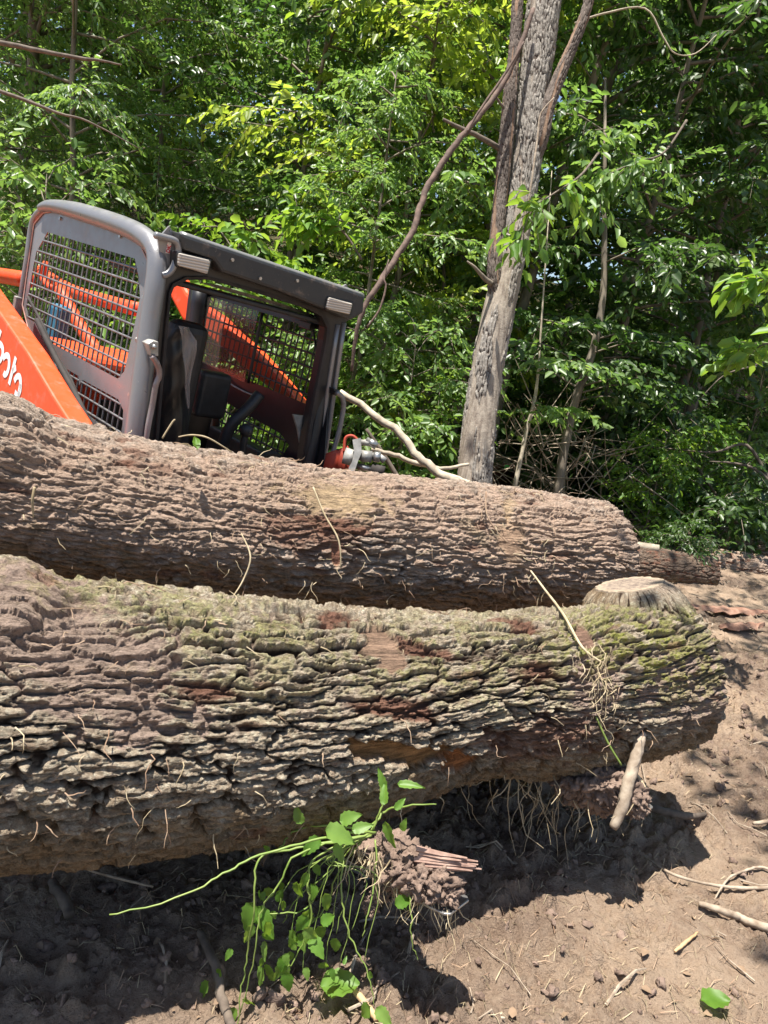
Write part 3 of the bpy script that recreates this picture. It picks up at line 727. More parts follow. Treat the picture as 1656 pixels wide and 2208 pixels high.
def build_log(name, label, path, radii, seed, amp, masks, mat, caps, step=.0032, nv=620, cell=.042, asp=3.6, parent=None, part='bark', lumps=None):
    C, Rr, S, T, A, B, TH = frame_grid(path, radii, step, nv)
    nu = len(C); SS, TT = np.meshgrid(S, TH, indexing='ij'); r0 = float(np.mean(Rr))
    h = bark_height(SS.ravel(), TT.ravel(), r0, cell, asp, seed).reshape(nu, nv)
    low = fbm(SS * 1.6, np.cos(TT) * r0 * 3.2, np.sin(TT) * r0 * 3.2 + seed, 3)
    base = Rr[:, None] * (1 + .035 * low)
    ct, st = np.cos(TT)[..., None], np.sin(TT)[..., None]
    rd = ct * A[:, None] + st * B[:, None]
    V0 = C[:, None] + rd * base[..., None]
    if lumps is not None:
        px_, py_, dd_ = pix(V0.reshape(-1, 3)); base = base + lumps(px_.reshape(nu, nv), py_.reshape(nu, nv), SS, TT, dd_.reshape(nu, nv))
        V0 = C[:, None] + rd * base[..., None]
    x, y, dd = [q.reshape(nu, nv) for q in pix(V0.reshape(-1, 3))]
    nn = fbm(SS * 14, np.cos(TT) * 4, np.sin(TT) * 4, 4, .6)
    km = masks(x, y, SS, TT, nn, h, rd)       # dict of arrays
    mud, moss, red, bare = km['mud'], km['moss'], km['red'], km['bare']
    mudh = .55 + .36 * fbm(SS * 16, np.cos(TT) * r0 * 20, np.sin(TT) * r0 * 20, 6, .72)
    mk_ = .62 if part == 'bark' and 'muddy' in name else .42
    h2 = h * (1 - mud * mk_) + mudh * mud * mk_
    h2 = h2 + red * -.15 * 1.0
    h2 = h2 * (1 - bare) + bare * (.42 + .05 * fbm(SS * 8, np.cos(TT) * r0 * 60, np.sin(TT) * r0 * 60, 3))
    h2 = h2 + km.get('dh', 0)
    edge = sstep(0, .02, S)[:, None] * sstep(0, .02, S[-1] - S)[:, None]
    dr = amp * (h2 - .6) - (1 - edge) * .012
    V = C[:, None] + rd * (base + dr)[..., None]
    idx = np.arange(nu * nv).reshape(nu, nv); j2 = np.roll(idx, -1, axis=1)
    Fq = np.stack([idx[:-1].ravel(), j2[:-1].ravel(), j2[1:].ravel(), idx[1:].ravel()], 1)
    root = parent or thing(name, label, 'log', tuple(C[nu // 2] - np.array([0, 0, Rr[nu // 2]])), None)
    off = np.array(wloc(root))
    me = np_mesh(part, V.reshape(-1, 3) - off, Fq, 4)
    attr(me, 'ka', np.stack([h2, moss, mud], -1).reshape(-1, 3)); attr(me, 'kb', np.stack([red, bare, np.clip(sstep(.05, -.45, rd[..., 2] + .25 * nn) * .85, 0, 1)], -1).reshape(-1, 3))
    attr(me, 'kp', np.stack([SS, np.cos(TT) * r0, np.sin(TT) * r0], -1).reshape(-1, 3))
    attr(me, 'kc', km['barecol'].reshape(-1, 3))
    link(part, me, mat, root, True)
    for k, (ci, cname) in enumerate(caps):
        ring = V[ci]; cen = C[ci]; t = T[ci] * (1 if ci == -1 else -1)
        vs = [Vector(p) for p in ring]; n = len(vs); mb = MB(); allv = []; fs = []
        rings = [1.0, .97, .9, .75, .55, .35, .1]; rv = []
        for q, f in enumerate(rings):
            for i in range(0, n, 4):
                p = Vector(cen) + (vs[i] - Vector(cen)) * f + Vector(t) * (.004 if q else -.004); allv.append(p); rv.append((f, 0, 0))
        m = len(range(0, n, 4))
        for q in range(len(rings) - 1):
            for i in range(m): fs.append((q * m + i, q * m + (i + 1) % m, (q + 1) * m + (i + 1) % m, (q + 1) * m + i))
        fs.append(tuple((len(rings) - 1) * m + i for i in range(m)))
        co_ = mb.add(allv, fs).build(cname, M_CUT, root, False, fix=True); attr(co_.data, 'rad', np.array(rv, float))
    return root, (C, Rr, A, B, S, T)
# end grain material: rings about the face are only faint, dark heart, paler rim
def cutmat():
    m, nt, b = newmat('end_grain'); co = coords(nt)
    a = nz(nt, co, 7, 6, .6); c = nz(nt, co, 60, 6, .7)
    ra = N(nt, 'ShaderNodeAttribute', attribute_name='rad'); rs_ = N(nt, 'ShaderNodeSeparateColor'); nt.links.new(ra.outputs['Color'], rs_.inputs[0])
    wob_ = N(nt, 'ShaderNodeMath', operation='MULTIPLY_ADD', i1=.22); nt.links.new(a, wob_.inputs[0]); nt.links.new(rs_.outputs[0], wob_.inputs[2])
    col = mixc(nt, ramp(nt, wob_.outputs[0], [(.80, 0.), (.98, 1.)]), (.14, .105, .085), (.29, .225, .155))
    sn_ = N(nt, 'ShaderNodeMath', operation='MULTIPLY', i1=95.0); nt.links.new(wob_.outputs[0], sn_.inputs[0])
    s2_ = N(nt, 'ShaderNodeMath', operation='SINE'); nt.links.new(sn_.outputs[0], s2_.inputs[0])
    col = mixc(nt, ramp(nt, s2_.outputs[0], [(.3, .35), (.9, 0.)]), col, (.09, .06, .045))
    col = mixc(nt, ramp(nt, c, [(.4, 0.), (.7, .6)]), col, (.5, .40, .29))
    nt.links.new(col, b.inputs['Base Color']); b.inputs['Roughness'].default_value = .85; bump(nt, b, c, .5, .004); return m
M_CUT = cutmat()
def lc(px, py, k0, k1): return (px, py, k0 / (1 - k1 * (px - 828) / 1595))
def col3(shape, c): return np.broadcast_to(np.array(c, float), shape + (3,)).copy()
def setc(bc, mask, c): return bc * (1 - mask[..., None]) + np.array(c) * mask[..., None]

def masks_front(x, y, S, T, nn, h, rd):
    nb = nn * .5
    moss = ellmask(x, y, 1400, 1400, 200, 110, 15, .6, nb * .8) * .95 + .6 * ellmask(x, y, 1050, 1430, 260, 110, 5, .6, nb * 2) + .55 * ellmask(x, y, 330, 1305, 330, 60, 12, .5, nb * 2) + .42 * ellmask(x, y, 600, 1450, 300, 110, 5, .6, nb * 2)
    moss = np.clip(moss, 0, 1) * sstep(-.15, .3, nn + .25 * rd[..., 2]) * (rd[..., 2] > -.2) * sstep(.25, .7, h)
    nb = nb + (h - .5) * .5
    mud = ellmask(x, y, 110, 1400, 290, 120, 22, .5, nb * 1.3) * .85 + ellmask(x, y, 50, 1300, 150, 100, 20, .4, nb)
    mud = mud + .55 * ellmask(x, y, 1500, 1500, 110, 110, 0, .5, nb) + .8 * ellmask(x, y, 1280, 1480, 50, 90, 5, .5, nb) + .3 * sstep(.1, .5, nn) * (rd[..., 2] > -.1)
    red = ellmask(x, y, 440, 1490, 75, 22, 8, .3, nb * .8) + ellmask(x, y, 720, 1340, 55, 16, 5, .3, nb * .8) + ellmask(x, y, 1120, 1350, 60, 14, 8, .35, nb) + ellmask(x, y, 900, 1400, 80, 14, 10, .35, nb) + ellmask(x, y, 1160, 1450, 50, 26, 0, .4, nb) + ellmask(x, y, 850, 1530, 110, 25, 5, .35, nb) + .6 * sstep(.50, .65, noise(S * 7, np.cos(T) * 5, np.sin(T) * 5)) + .8 * ellmask(x, y, 1180, 1590, 160, 50, -5, .4, nb)
    b1 = ellmask(x, y, 828, 1400, 62, 30, 55,   .12, nb * .6); b2 = ellmask(x, y, 1258, 1375, 34, 17, 60, .15, nb * .7)
    b3 = ellmask(x, y, 875, 1625, 140, 26, 5, .12, nb * .9); b4 = ellmask(x, y, 985, 1645, 52, 24, -14, .12, nb * .7)
    bare = np.clip(b1 + b2 + b3 + b4, 0, 1)
    grain = .8 + .35 * fbm(S * 5, np.cos(T) * 30, np.sin(T) * 30, 3)
    bc = col3(x.shape, (.36, .235, .16)); bc = setc(bc, b3, (.44, .24, .10)); bc = setc(bc, b4, (.50, .22, .09)); bc = setc(bc, b2, (.28, .17, .12)); bc = bc * grain[..., None]
    # the underside of the log is broken away right of x 900
    dh = -.45 * b4 - .5 * b3
    return dict(moss=moss, mud=np.clip(mud, 0, 1), red=np.clip(red, 0, 1) * (1 - bare), bare=bare, barecol=np.clip(bc, 0, 1), dh=dh)
def masks_back(x, y, S, T, nn, h, rd):
    nb = nn * .5 + (h - .5) * .5
    mud = ellmask(x, y, 250, 1110, 420, 130, 6, .45, nb) + .55 * ellmask(x, y, 760, 1080, 260, 70, 4, .6, nb) + .5 * ellmask(x, y, 1150, 1180, 220, 110, 5, .6, nb) + .25
    moss = .15 * ellmask(x, y, 1020, 1140, 40, 14, 40, .4, nb)
    red = ellmask(x, y, 680, 1150, 130, 50, 5, .5, nb) * .8 +   .7 * sstep(.42, .6, noise(S * 6, np.cos(T) * 5, np.sin(T) * 5 + 4)) + .6 * ellmask(x, y, 330, 1010, 60, 14, 10, .4, nb)
    b1 = .7 * ellmask(x, y, 1097, 1100, 16, 34, -8, .35, nb * 1.2); b2 = ellmask(x, y, 1100, 1165, 30, 52, -12, .35, nb * .6)
    b3 = .75 * ellmask(x, y, 730, 1080, 110, 34, 5, .55, nb * 1.3); b4 = ellmask(x, y, 725, 1195, 12, 30, 0, .2, nb * .3)
    bare = np.clip(b1 + b2 * .8 + b3 + b4, 0, 1)
    bc = col3(x.shape, (.46, .33, .18)); bc = setc(bc, b1, (.46, .33, .20)); bc = setc(bc, b2, (.40, .26, .17)); bc = setc(bc, b4, (.42, .20, .13)); bc = bc * (.85 + .35 * nn)[..., None]
    return dict(moss=moss, mud=np.clip(mud, 0, 1) , red=np.clip(red, 0, 1) * (1 - bare), bare=bare, barecol=np.clip(bc, 0, 1))
def lumps_front(x, y, S, T, d):
    return .05 * ellmask(x, y, 20, 1300, 90, 80, 0, .6) - .015 * ellmask(x, y, 1000, 1690, 130, 50, -15, .4) + .035 * ellmask(x, y, 1400, 1370, 110, 90, 0, .8)
def lumps_back(x, y, S, T, d):
    return .06 * ellmask(x, y, 0, 930, 90, 60, 20, .7)
fc = [(-330, 1560), (0, 1548), (300, 1548), (560, 1548), (800, 1532), (1000, 1502), (1200, 1490), (1360, 1466), (1445, 1446)]
fr = [330, 312, 285, 250, 212, 178, 168, 162, 150]
pth = []; rad = []
for (px, py), r in zip(fc, fr):
    q = lc(px, py, 2.17, .48); pth.append(P(*q)); rad.append(r * q[2] / 1595 * .985)
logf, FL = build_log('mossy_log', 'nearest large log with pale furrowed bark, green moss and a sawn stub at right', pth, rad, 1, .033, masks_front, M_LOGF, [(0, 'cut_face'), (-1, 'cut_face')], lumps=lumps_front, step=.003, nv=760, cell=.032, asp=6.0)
bc_ = [(-330, 1010), (0, 1062), (300, 1118), (600, 1160), (900, 1180), (1130, 1195), (1288, 1210)]
br = [190, 180, 172, 163, 150, 138, 128]
pth = []; rad = []
for (px, py), r in zip(bc_, br):
    q = lc(px, py, 2.95, .45); pth.append(P(*q)); rad.append(r * q[2] / 1595 * .985)
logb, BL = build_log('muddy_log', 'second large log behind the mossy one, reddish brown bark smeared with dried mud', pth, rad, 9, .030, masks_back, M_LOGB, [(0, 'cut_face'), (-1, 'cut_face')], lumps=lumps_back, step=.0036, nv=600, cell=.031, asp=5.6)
# sawn stub on the front log
def masks_stub(x, y, S, T, nn, h, rd):
    moss = np.clip(.9 * sstep(-.5, .2, nn) * sstep(1290, 1330, y), 0, 1) * sstep(.2, .6, h)
    return dict(moss=moss, mud=.35 * sstep(1300, 1270, y) + 0 * x, red=0 * x, bare=0 * x, barecol=col3(x.shape, (.4, .3, .2)))
STOP = P(1357, 1262, 2.60)
stub = thing('branch_stub', None, None, (0, 0, 0)); stub.parent = logf; stub.location = P(1400, 1400, 2.62) - wloc(logf)
build_log('x', None, [STOP + Vector((.09, -.02, -.40)), STOP + Vector((.06, -.02, -.20)), STOP + Vector((.025, -.01, -.08)), STOP], [.26, .235, .185, .124], 5, .016, masks_stub, M_LOGF, [(-1, 'cut_face')], step=.0038, nv=280, cell=.042, parent=stub, part='bark')
# unseen log added between the two large logs to keep sun off the ground
def masks_plain(x, y, S, T, nn, h, rd):
    return dict(moss=0 * x, mud=.4 + 0 * x, red=sstep(.2, .5, nn), bare=0 * x, barecol=col3(x.shape, (.4, .3, .2)))
def plain_log(name, label, pts, rads, seed, mat=None, caps=((0, 'cut_face'), (-1, 'cut_face')), step=.008, nv=160, amp=.016, cell=.04, group=None):
    r, _ = build_log(name, label, [P(*p) for p in pts], rads, seed, amp, masks_plain, mat or M_LOGB, list(caps), step=step, nv=nv, cell=cell)
    if group: r['group'] = group
    return r
plain_log('log', 'unseen log added behind the mossy log to block sun in the gap', [(-100, 1500, 2.15), (500, 1512, 2.40), (900, 1479, 2.70), (1290, 1440, 3.0)], [.16, .165, .16, .15], 21)
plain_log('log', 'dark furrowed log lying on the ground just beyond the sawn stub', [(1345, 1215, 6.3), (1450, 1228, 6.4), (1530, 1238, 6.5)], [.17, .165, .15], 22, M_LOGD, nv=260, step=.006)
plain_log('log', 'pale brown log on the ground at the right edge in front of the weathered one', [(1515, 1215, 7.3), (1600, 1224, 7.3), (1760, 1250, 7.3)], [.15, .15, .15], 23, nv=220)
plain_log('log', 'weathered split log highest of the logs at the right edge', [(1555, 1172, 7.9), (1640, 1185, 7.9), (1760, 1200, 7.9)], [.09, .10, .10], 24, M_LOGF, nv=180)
wood_path('wood_chunk', 'short pale round stick lying on top of the dark log', 'stick', [(1366, 1176, 6.3), (1395, 1180, 6.3), (1420, 1184, 6.3)], [.035, .038, .036], M_PALEB, seed=31, sides=12, wob=.04)
# hollow log behind the dead tree
plain_log('hollow_log', 'log with a dark hollow sawn end and bright green tag behind the dead tree', [(1048, 985, 10.0), (1068, 1008, 9.1), (1088, 1030, 8.4)], [.165, .17, .17], 25, nv=220, caps=((0, 'cut_face'),), step=.008)
hl = [o for o in COL.objects if o.name.startswith('hollow_log')][0]
a_ = P(1068, 1008, 9.1); b__ = P(1088, 1030, 8.4); ax = (b__ - a_).normalized()
def ringface(cen, ax, r0, r1, d0, d1, name, mat, par, n=40):
    s = ax.cross(Vector((0, 0, 1))).normalized(); u = s.cross(ax); vs = []; fs = []
    rg = random.Random(3)
    for r, d in ((r0, d0), (r1, d0), (r1 * .92, d1), (0.001, d1)):
        for i in range(n):
            t = 2 * math.pi * i / n; rr = r * (1 + .04 * math.sin(3 * t) + .03 * math.sin(5 * t + 1)); vs.append(cen + (s * math.cos(t) + u * math.sin(t)) * rr + ax * d)
    for q in range(3):
        for i in range(n): fs.append((q * n + i, q * n + (i + 1) % n, (q + 1) * n + (i + 1) % n, (q + 1) * n + i))
    return MB().add(vs, fs).build(name, mat, par, False, fix=False)
ringface(b__, ax, .165, .135, .004, -.35, 'hollow_face', simple('rotten_wood', (.05, .022, .014), (.16, .07, .04), .9, 14, bstr=.5), hl)
sx = ax.cross(Vector((0, 0, 1))).normalized(); ux = sx.cross(ax)
MB().prism([[(-.028, .105), (.028, .105), (.03, .145), (-.026, .148)]], lambda p, q, h: b__ + sx * (-p) + ux * q + ax * h, .006, .012).build('tag', M_GREEN, hl, fix=True)

# ------------------------------------------------------------------ the dead tree
def bark_column(name, pts, rads, parent, mat, seed, amp=.012, cell=.035, asp=4, nv=180, step=.009, bare=None):
    C, Rr, S, T, A, B, TH = frame_grid([P(*p) for p in pts], rads, step, nv)
    SS, TT = np.meshgrid(S, TH, indexing='ij'); r0 = float(np.mean(Rr)); nu = len(S)
    h = bark_height(SS.ravel(), TT.ravel(), r0, cell, asp, seed).reshape(nu, nv)
    peel = sstep(.0, .12, fbm(SS * 1.5, np.cos(TT) * 1.1, np.sin(TT) * 1.1 + seed, 3, .6) + (bare(SS / S[-1], TT) if bare else -9))
    h2 = h * (1 - peel) + peel * (.1 + .10 * fbm(SS * 2, np.cos(TT) * 7, np.sin(TT) * 7, 3))
    V = C[:, None] + (np.cos(TT)[..., None] * A[:, None] + np.sin(TT)[..., None] * B[:, None]) * (Rr[:, None] * (1 + .05 * fbm(SS * 2, np.cos(TT), np.sin(TT), 2)) + amp * (h2 - .5))[..., None]
    idx = np.arange(nu * nv).reshape(nu, nv); j2 = np.roll(idx, -1, axis=1)
    Fq = np.stack([idx[:-1].ravel(), j2[:-1].ravel(), j2[1:].ravel(), idx[1:].ravel()], 1)
    me = np_mesh(name, V.reshape(-1, 3) - np.array(wloc(parent)), Fq, 4)
    attr(me, 'ka', np.stack([h2, peel, SS / S[-1]], -1).reshape(-1, 3))
    return link(name, me, mat, parent, True)
def treemat(name, c1, c2, deep, peelc, peel2):
    m, nt, b = newmat(name); a = N(nt, 'ShaderNodeAttribute', attribute_name='ka'); s = N(nt, 'ShaderNodeSeparateColor'); nt.links.new(a.outputs['Color'], s.inputs[0])
    co = coords(nt); n1 = nz(nt, co, 5, 8, .7); n2 = nz(nt, co, 40, 7, .7); gr = nz(nt, coords(nt, (1, 1, .08)), 40, 6, .6)
    top = mixc(nt, ramp(nt, n1, [(.38, 0.), (.62, 1.)]), c1, c2); top = mixc(nt, ramp(nt, n2, [(.45, 0.), (.7, .7)]), top, tuple(k * 1.5 for k in c2))
    col = mixc(nt, ramp(nt, s.outputs[0], [(.05, 0.), (.4, 1.)]), deep, top)
    pl = mixc(nt, ramp(nt, gr, [(.36, 0.), (.62, 1.)]), peelc, peel2)
    col = mixc(nt, s.outputs[1], col, pl); nt.links.new(col, b.inputs['Base Color']); b.inputs['Roughness'].default_value = .9; b.inputs['Specular IOR Level'].default_value = .2
    bump(nt, b, n2, .7, .008); return m
M_DT = treemat('dead_bark_grey', (.175, .155, .135), (.31, .285, .25), (.07, .05, .04), (.22, .18, .145), (.40, .345, .28))
M_DT2 = treemat('dead_bark_dark', (.085, .068, .058), (.17, .14, .12), (.03, .02, .016), (.20, .11, .07), (.34, .24, .17))
D0 = 5.6
foot = P(1003, 1290, D0)
dt = thing('dead_tree', 'dead leaning tree with peeling bark and forked bare stems, right of the cab', 'dead tree', (foot.x, foot.y, tz(foot.x, foot.y)))
bark_column('trunk', [(1000, 1330, D0), (1012, 1180, D0), (1022, 1045, D0), (1036, 900, D0), (1058, 750, D0), (1082, 640, D0), (1103, 540, D0), (1124, 430, D0), (1138, 320, D0), (1146, 220, D0), (1160, 110, D0), (1174, 0, D0), (1190, -160, D0), (1205, -330, D0)],
            [.15, .138, .132, .126, .122, .122, .112, .11, .112, .112, .12, .125, .11, .09], dt, M_DT, 31, .014, cell=.022, asp=6,
            bare=lambda f, t: -.18 + .55 * np.exp(-((f - .42) / .10) ** 2) - .25 * sstep(.55, .7, f) + .25 * np.exp(-((f - .22) / .08) ** 2), nv=240)
bark_column('stem', [(1075, 660, D0 - .02), (1066, 600, D0 - .06), (1072, 500, D0 - .08), (1082, 400, D0 - .08), (1092, 300, D0 - .08), (1100, 200, D0 - .08), (1110, 100, D0 - .08), (1116, 0, D0 - .08), (1120, -150, D0 - .08)],
            [.05, .056, .052, .052, .054, .05, .042, .040, .036], dt, M_DT2, 33, .007, cell=.014, nv=100, bare=lambda f, t: -.35)
bark_column('limb', [(1150, 350, D0), (1166, 300, D0 - .05), (1180, 235, D0 - .06), (1208, 160, D0 - .06), (1238, 90, D0 - .06), (1262, 30, D0 - .06), (1280, -40, D0 - .06), (1300, -130, D0 - .06)],
            [.045, .056, .052, .046, .040, .036, .033, .03], dt, M_DT2, 35, .008, cell=.016, nv=100, bare=lambda f, t: -.30)
def bare_branch(name, pts, rads, par, mat, seed, sides=7): return wood_path(name, None, None, pts, rads, mat, seed=seed, parent=par, sides=sides)
bare_branch('broken_branch', [(1078, 322, D0 - .08), (1040, 298, D0 - .15), (1000, 280, D0 - .2), (955, 257, D0 - .25)], [.022, .020, .017, .010], dt, M_TWIG, 41)
bare_branch('broken_branch', [(1060, 612, D0 - .1), (1042, 598, D0 - .15), (1025, 578, D0 - .2), (1007, 563, D0 - .22)], [.022, .018, .012, .006], dt, M_TRUNKD, 42)
bare_branch('broken_branch', [(1090, 235, D0 - .1), (1078, 222, D0 - .12), (1070, 208, D0 - .14)], [.012, .010, .006], dt, M_TWIG, 43)
wood_path('hanging_vine', 'thick brown woody vine hanging from the dead tree down to the cab corner', 'vine', [(1150, 20, 5.42), (1120, 105, 5.38), (1080, 190, 5.36), (1040, 240, 5.3), (1003, 285, 5.25), (962, 340, 5.2), (925, 395, 5.15), (906, 445, 5.1), (893, 495, 5.05), (858, 548, 5.0), (826, 598, 4.9), (790, 655, 4.85), (770, 710, 4.85), (758, 800, 4.9)], [.016, .018, .02, .021, .022, .023, .023, .021, .022, .021, .02, .018, .014, .010], M_VINE, seed=44, wob=.25)
wood_path('hanging_vine', 'thin side vine crossing beside the thick woody vine near the dead stems', 'vine', [(1130, 90, 5.3), (1095, 150, 5.3), (1050, 215, 5.25), (1020, 260, 5.22), (1008, 283, 5.2)], [.008, .009, .009, .008, .006], M_VINE, seed=45)
wood_path('hanging_vine', 'slender vine climbing the right face of the dead trunk', 'vine', [(1118, 520, 5.4), (1140, 430, 5.38), (1152, 350, 5.38), (1160, 290, 5.4), (1166, 245, 5.4), (1195, 210, 5.4)], [.007, .008, .008, .007, .006, .004], M_STICK, seed=46)
wood_path('hanging_vine', 'pale curled vine dangling in front of the green leaves right of the cab', 'vine', [(792, 705, 4.8), (818, 668, 4.8), (832, 620, 4.8), (828, 600, 4.8), (838, 560, 4.85)], [.006, .007, .007, .006, .004], M_VINE, seed=47)
# ------------------------------------------------------------------ the loader, built in its own tilted frame
f_ = Vector((1690, -873, -1595)).normalized()                       # camera-space: right, up, forward
w_ = Vector((1489, -31, 1595)); w_ = (w_ - f_ * w_.dot(f_)).normalized()
u_ = w_.cross(f_) * 1.0
c2w = lambda v: (CM.to_3x3() @ Vector((v[0], v[1], -v[2])))
LF, LW = c2w(f_).normalized(), c2w(w_).normalized(); LU = LW.cross(LF).normalized()
if LU.z < 0: LU = -LU
LA = P(352, 498, 2.956)
def ML(x, y, z): return LA + LW * x + LF * y + LU * z
def mpl(px, py, ax, val):
    "local coordinates of the point of the plane ax = val seen at a pixel"
    o = CM.translation; v = P(px, py, 1) - o; q = o - LA
    k = 'xyz'.index(ax); B = (LW, LF, LU); t = (val - q.dot(B[k])) / v.dot(B[k]); p = q + v * t
    return [p.dot(b) for b in B]
CW = 1.10
loader = thing('compact_loader', 'orange tracked skid loader with grey mesh-sided cab standing behind the logs', 'loader', tuple(ML(.55, -.6, -2.1)))
def yz(pts, x): return [tuple(mpl(a, b, 'x', x)[1:]) for a, b in pts]
def xz(pts, y): return [(lambda q: (q[0], q[2]))(mpl(a, b, 'y', y)) for a, b in pts]
def sideprism(name, loops, x0, x1, mat, par, bev=.004):
    o = MB().prism(loops, lambda p, q, h: ML(h, p, q), x0, x1).build(name, mat, par, fix=True)
    return bevel(o, bev) if bev else o
def frontprism(name, loops, y0, y1, mat, par, bev=.004):
    o = MB().prism(loops, lambda p, q, h: ML(p, h, q), y0, y1).build(name, mat, par, fix=True)
    return bevel(o, bev) if bev else o
def lbox(name, c, h, mat, par, bev=.01):
    o = MB().box(c, h, lambda q: ML(*q)).build(name, mat, par, fix=True)
    return bevel(o, bev, 3) if bev else o
def ltube(name, pts, r, mat, par, n=12, sm=5):
    return MB().tube(smooth_path([ML(*p) for p in pts], sm), r, n).build(name, mat, par, True)
# side panel outline, in the plane x = 0 (y forward, z up)
seam = yz([(262, 960), (290, 790), (317, 612), (314, 560), (296, 520), (262, 497), (223, 487), (151, 463), (112, 454), (90, 458), (70, 482), (60, 551), (45, 657), (60, 720), (110, 790), (180, 890)], 0)
win1 = yz([(97, 499), (285, 556), (294, 600), (296, 640), (284, 700), (262, 800), (248, 816), (85, 728), (79, 700), (53, 682), (51, 662), (65, 582), (73, 542)], 0)
win2 = yz([(110, 778), (164, 810), (165, 830), (172, 818), (249, 860), (260, 884), (256, 960), (215, 940), (150, 850)], 0)
0 and print('WIN', min(p[0] for p in win1), max(p[0] for p in win1), min(p[1] for p in win1), max(p[1] for p in win1))
def clip_line(poly, axis, val):
    xs = []
    for i in range(len(poly)):
        a, b = poly[i], poly[(i + 1) % len(poly)]
        if (a[axis] - val) * (b[axis] - val) < 0:
            t = (val - a[axis]) / (b[axis] - a[axis]); xs.append(a[1 - axis] + t * (b[1 - axis] - a[1 - axis]))
    xs.sort(); return list(zip(xs[::2], xs[1::2]))
def mesh_guard(name, polys, x, par, dy, dz, mat, mirror=0, r=.0035, y0=0, z0=0):
    mb = MB()
    for poly in polys:
        ys = [p[0] for p in poly]; zs = [p[1] for p in poly]
        k = math.floor(min(ys) / dy)
        while k * dy < max(ys):
            v = k * dy + y0
            for a, b in clip_line(poly, 0, v):
                n = max(2, int((b - a) / .02)); pts = [ML(x + mirror * .008 * math.sin(q / n * (b - a) / dz * math.pi), v, a + (b - a) * q / n) for q in range(n + 1)]
                mb.tube(pts, r, 5, cap=False)
            k += 1
        k = math.floor(min(zs) / dz)
        while k * dz < max(zs):
            v = k * dz + z0
            for a, b in clip_line(poly, 1, v): mb.tube([ML(x, a, v), ML(x, b, v)], r * 1.25, 5, cap=False)
            k += 1
    return mb.build(name, mat, par, True)
guard = sideprism('side_guard', [seam, win1, win2], .012, .018, M_GREY, loader, 0)
ltube_seam = MB().tube([ML(.008, p[0], p[1]) for p in seam], .004, 5).build('seal', M_SEAM, guard, True)
mesh_guard('wire_mesh', [win1, win2], .015, guard, .050, .0570, M_WIRE, r=.0045)
# the other side: the same panel mirrored, its windows seen through the cab
win1f = yz([(456, 640), (697, 714), (670, 874), (436, 778)], CW)
win2f = yz([(488, 864), (520, 885), (610, 935), (628, 960), (600, 1010), (480, 980), (478, 900)], CW)
seamf = [(p[0], p[1]) for p in seam]
outer = yz([(414, 615), (725, 690), (700, 1060), (470, 1060), (392, 800)], CW)
guard2 = sideprism('side_guard', [outer, win1f, win2f], CW - .018, CW - .012, M_BLACK, loader, 0)
mesh_guard('wire_mesh', [win1f, win2f], CW - .015, guard2, .052, .0715, M_BLACK, r=.0052)
sideprism('window_pane', [yz([(456, 640), (566, 674), (535, 826), (436, 778)], CW)], CW - .030, CW - .027, M_GLASS, loader, 0)
ltube('window_bar', [mpl(566, 674, 'x', CW - .035), mpl(535, 826, 'x', CW - .035)], .010, M_BLACK, loader)
# corner tubes of the roll frame
fp = [mpl(*p, 'x', .0) for p in [(280, 1010), (301, 860), (322, 700), (336, 600), (336, 545), (312, 512), (262, 486), (170, 456), (112, 444), (88, 448)]]
fp2 = [mpl(*p, 'x', .0) for p in [(88, 448), (66, 478), (54, 560), (38, 665), (30, 760)]]
ltube('roll_frame', [(0.0, q[1], q[2]) for q in fp], lerp_list([.042, .042, .041, .040, .040, .042, .042, .040, .030, .020], 46), M_GREY, loader, 16)
ltube('rear_edge', [(0.01, q[1], q[2]) for q in fp2], .016, M_GREY, loader, 10)
ys_, zs_ = [q[1] for q in fp], [q[2] for q in fp]
ltube('roll_frame', [(CW - .045, q[1] - .09, q[2] - .03) for q in fp], .040, M_BLACK, loader, 12)
# roof
topz = max(zs_) + .01; yr = min(ys_); yfr = mpl(375, 520, 'x', 0)[1]
roofp = [mpl(*p, 'x', 0) for p in [(112, 440), (170, 452), (262, 482), (345, 506)]]
mbr = MB(); nseg = 14; prof = []
for k in range(nseg + 1):
    x = CW * k / nseg; crown = .022 * math.sin(math.pi * k / nseg)
    prof.append([ML(x, q[1], q[2] - .012 + crown) for q in roofp] + [ML(x, q[1], q[2] - .035 + crown * .5) for q in roofp[::-1]])
m_ = len(prof[0]); vs = [v for r in prof for v in r]; fs = []
for k in range(nseg):
    for i in range(m_): fs.append((k * m_ + i, k * m_ + (i + 1) % m_, (k + 1) * m_ + (i + 1) % m_, (k + 1) * m_ + i))
fs += [tuple(range(m_)), tuple(range(nseg * m_, nseg * m_ + m_))]
bevel(mbr.add(vs, fs).build('roof', M_GREY, loader, fix=True), .006)
# front brow: rounded beam over the door opening
bt = mpl(400, 520, 'y', 0.02); bt2 = mpl(772, 640, 'y', .02)
bl = (0.03, 0.0, 0.0)
ltube('brow', [(.055, .04, bt[2] + .008), (.3, .04, bt[2] + .006 + (bt2[2] - bt[2]) * .25), (.8, .04, bt[2] + .004 + (bt2[2] - bt[2]) * .75), (1.09, .04, bt2[2] + .0)], .024, M_GREY, loader, 14)
